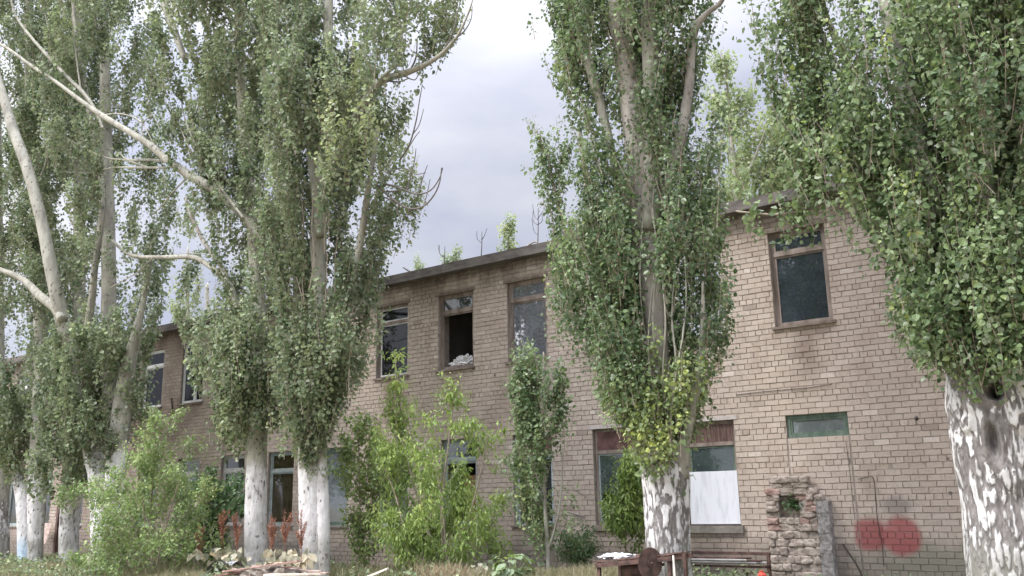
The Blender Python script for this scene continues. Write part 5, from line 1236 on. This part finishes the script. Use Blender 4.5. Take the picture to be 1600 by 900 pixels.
mb = MB(); mb.box(p[0]-0.16, p[0]+0.16, 14.98, 15.22, gz1-0.05, gz1+0.12, 0.01); tag(mb.build('concrete_block', CONC), 'rough concrete block under the red canister', 'block')
# stick leaning at the wall
mb = MB(); mb.obox(at(1317, 851, WY-0.04), at(1337, 880, WY-0.10), 0.022, 0.022, (0, 1, 0)); p = at(1337, 880, WY-0.1)
mb.obox(p, p+(at(1347, 900, WY-0.12)-p)*1.3, 0.02, 0.02, (0, 1, 0)); tag(mb.build('leaning_stick', BLACKM), 'thin dark stick leaning on the wall below the red paint', 'stick')

# plank pile
plank_lbl = ['long reddish plank on top of the pile, rising to the right', 'reddish plank under the top one of the pile', 'brown plank at the back of the pile', 'pale plank at the front of the pile', 'dark weathered plank at the right of the pile', 'short grey plank low in the pile', 'narrow brown lath across the pile', 'broken reddish board at the left end of the pile']
PY = 10.6
for i, (x0, y0_, x1, y1_, wd, mt, dy) in enumerate([(352, 893, 468, 877, 0.13, REDWOOD, 0.0), (362, 897, 452, 886, 0.12, REDWOOD, 0.12), (400, 890, 500, 893, 0.14, OLDWOOD, 0.35), (415, 899, 505, 897, 0.12, PALEWOOD, -0.12), (440, 888, 512, 896, 0.10, OLDWOOD, 0.2), (380, 901, 470, 900, 0.15, OLDWOOD, 0.1), (395, 884, 470, 888, 0.05, OLDWOOD, 0.3), (338, 899, 380, 893, 0.10, REDWOOD, 0.05)]):
    mb = MB(); a, c_ = at(x0, y0_, PY+dy), at(x1, y1_, PY+dy+0.1); mb.obox(a, c_, wd, 0.028, jit=0.004)
    tag(mb.build('plank', mt), plank_lbl[i], 'plank', 'old planks heaped in front of the middle poplars')
# heap of soil and rubbish that carries the planks
hp = at(425, 905, PY+0.15)
V, Q = crumple(hp[0], PY+0.15, 0.22, 1.15, 0.42, 0.36, n=30, seed=14, sharp=2.5)
tag(npmesh('rubble_heap', V, Q, simple('heap_soil', (0.12, 0.10, 0.08), (0.30, 0.26, 0.22), 9, 0.98, bs=0.8, bd=0.03)), 'low heap of earth and rubbish under the old planks', 'heap')
mb = MB(); mb.obox(at(572, 902, 11.2), at(606, 888, 11.3), 0.07, 0.03, jit=0.003); tag(mb.build('plank', PALEWOOD), 'single pale board end sticking up in the grass right of the heap', 'plank')
nu, nv = 26, 10; U_, V_ = np.meshgrid(np.linspace(0, 1, nu), np.linspace(0, 1, nv), indexing='ij')
ctr = np.array([at(np.interp(u, [0, .3, .6, 1], [328, 334, 346, 372]), np.interp(u, [0, .3, .6, 1], [903, 884, 877, 878]), 11.0) for u in U_[:, 0]])
A = ctr[:, None, :]+np.stack([0.05*np.sin(U_*11+V_*4), (V_-0.5)*0.30, 0.05*np.cos(V_*7+U_*9)-0.06*V_], -1)
i_, j_ = np.meshgrid(np.arange(nu-1), np.arange(nv-1), indexing='ij')
tag(npmesh('grey_sheet', A.reshape(-1, 3), np.stack([i_*nv+j_, (i_+1)*nv+j_, (i_+1)*nv+j_+1, i_*nv+j_+1], -1).reshape(-1, 4), GREYCLOTH, smooth=True), 'bent grey sheet draped over the left end of the plank heap', 'sheet')
# far left: leaning board and post by the wall
mb = MB(); a = at(72, 818, 15.6)
V = np.array([at(62, 818, 15.75), at(81, 818, 15.75), at(70, 850, 15.3), at(60, 850, 15.3)]); V2 = V+[0.0, 0.03, 0.01]
mb.add(np.concatenate([V, V2]), [[0, 1, 2, 3], [7, 6, 5, 4], [0, 4, 5, 1], [1, 5, 6, 2], [2, 6, 7, 3], [3, 7, 4, 0]]); tag(mb.build('leaning_board', OLDWOOD), 'tapering old board leaning on the wall between two left trunks', 'board')
mb = MB(); p = at(93, 788, 15.85); mb.box(p[0]-0.06, p[0]+0.06, 15.8, 15.92, 0.1, p[2]); tag(mb.build('brown_post', BOARDB), 'tall reddish brown post against the wall between two left trunks', 'post')

# ------------------------------------------------------------------ grass and weeds
def grass(name, x0, x1, y0, y1, n, hr, label, seed, tb=(0.2, 1.9), w0=0.006, thr=0.35, lean=0.35):
    rg = np.random.default_rng(seed); P = np.stack([rg.uniform(x0, x1, n), rg.uniform(y0, y1, n), np.zeros(n)], -1)
    nn = fbm(P*0.7+seed, 3); ok = (nn > thr) & ~((P[:, 0] > -14.2) & (P[:, 0] < -9.8) & (P[:, 1] < 12.0)); P = P[ok]; nn = nn[ok]; n = len(P); P[:, 2] = gz(P[:, 0], P[:, 1])-0.01
    h = rg.uniform(*hr, n)*(0.15+1.3*nn)*(1-0.5*sstep(-7.5, -5.5, P[:, 0])); a = rg.random(n)*2*np.pi; d = np.stack([np.cos(a), np.sin(a), a*0], -1)
    ln = rg.normal(0, lean, (n, 2)); tip = P+np.stack([ln[:, 0]*h, ln[:, 1]*h, h], -1); mid = P+(tip-P)*0.55+np.stack([-ln[:, 0]*h*.15, -ln[:, 1]*h*.15, h*0.05], -1)
    wv = d*w0*rg.uniform(0.6, 1.6, n)[:, None]
    V = np.stack([P-wv, P+wv, mid+wv*0.8, mid-wv*0.8, tip], 1).reshape(-1, 3); k = 5*np.arange(n)
    Q = np.stack([k, k+1, k+2, k+3], -1); T = np.stack([k+3, k+2, k+4], -1)
    t = np.clip(rg.uniform(*tb, n)+0.9*(fbm(P*0.5+50, 2)-0.5), 0, 2)
    o = npmesh(name, V, [Q, T], GRASS, attrs={'tint': np.repeat(t, 5)}); return tag(o, label, 'grass', kind='stuff')
grass('grass', -30, -0.5, 9.5, 15.9, 150000, (0.08, 0.30), 'dry straw coloured and green grass along the foot of the building', 1)
grass('grass', -11, -5.5, 11.0, 14.5, 26000, (0.2, 0.45), 'taller dry reddish grass between the young poplar and the saw table', 2, (1.2, 2.0))
grass('grass', -7.5, -1, 14.6, 15.9, 5000, (0.15, 0.5), 'green grass growing through the rusty rack', 3, (0.1, 0.9))
# low weedy ground cover
rg = np.random.default_rng(77); n = 60000
P = np.stack([rg.uniform(-30, 0, n), rg.uniform(9.8, 15.9, n), np.zeros(n)], -1); nn = fbm(P*0.9+9, 3); ok = (nn > 0.48) & ~((P[:, 0] > -14.2) & (P[:, 0] < -9.8) & (P[:, 1] < 12.0)); P = P[ok]; nn = nn[ok]
P[:, 2] = gz(P[:, 0], P[:, 1])+rg.uniform(0, 1, len(P))*(nn-0.45)*1.5
V, Q, tt = leaves(P, norm(rg.normal(0, 1, P.shape)*[1, 1, .3]+[0, -.4, 0.5]), rg.uniform(0.04, 0.10, len(P)), np.clip(rg.normal(0.6, 0.4, len(P)), 0, 2), LEAF4, rg)
tag(npmesh('weeds', V, Q, LEAF_G, attrs={'tint': tt}), 'low leafy weeds spreading over the ground before the building', 'weeds', kind='stuff')

# bits of brick, stone and dead wood lying about
lit = MB(); rg = np.random.default_rng(5)
for k in range(90):
    x_, y_ = rg.uniform(-28, -1), rg.uniform(11.2, 15.7); z_ = float(gz(x_, y_)); s_ = rg.uniform(0.02, 0.07)
    rock(lit, x_-s_, x_+s_, y_-s_*0.8, y_+s_*0.8, z_-0.01, z_+s_*1.3, rg.random()*40)
tag(lit.build('gravel_bits', RUBBLE, None, True), 'scattered small stones and brick bits lying in the grass', 'gravel', kind='stuff')
lit = MB()
for k in range(70):
    x_, y_ = rg.uniform(-26, -2), rg.uniform(11.4, 15.5); z_ = float(gz(x_, y_)); a = rg.random()*6.28; l_ = rg.uniform(0.15, 0.5); h_ = rg.uniform(0.03, 0.22)
    p = np.array([x_, y_, z_+0.03]); q = p+np.array([math.cos(a)*l_, math.sin(a)*l_, h_]); lit.tube([p, (p+q)/2+[0.01, 0.02, 0.03], q], [0.009, 0.007, 0.004], 4)
tag(lit.build('fallen_twigs', DEADTWIG), 'fallen dry twigs strewn through the grass before the building', 'twigs', kind='stuff')
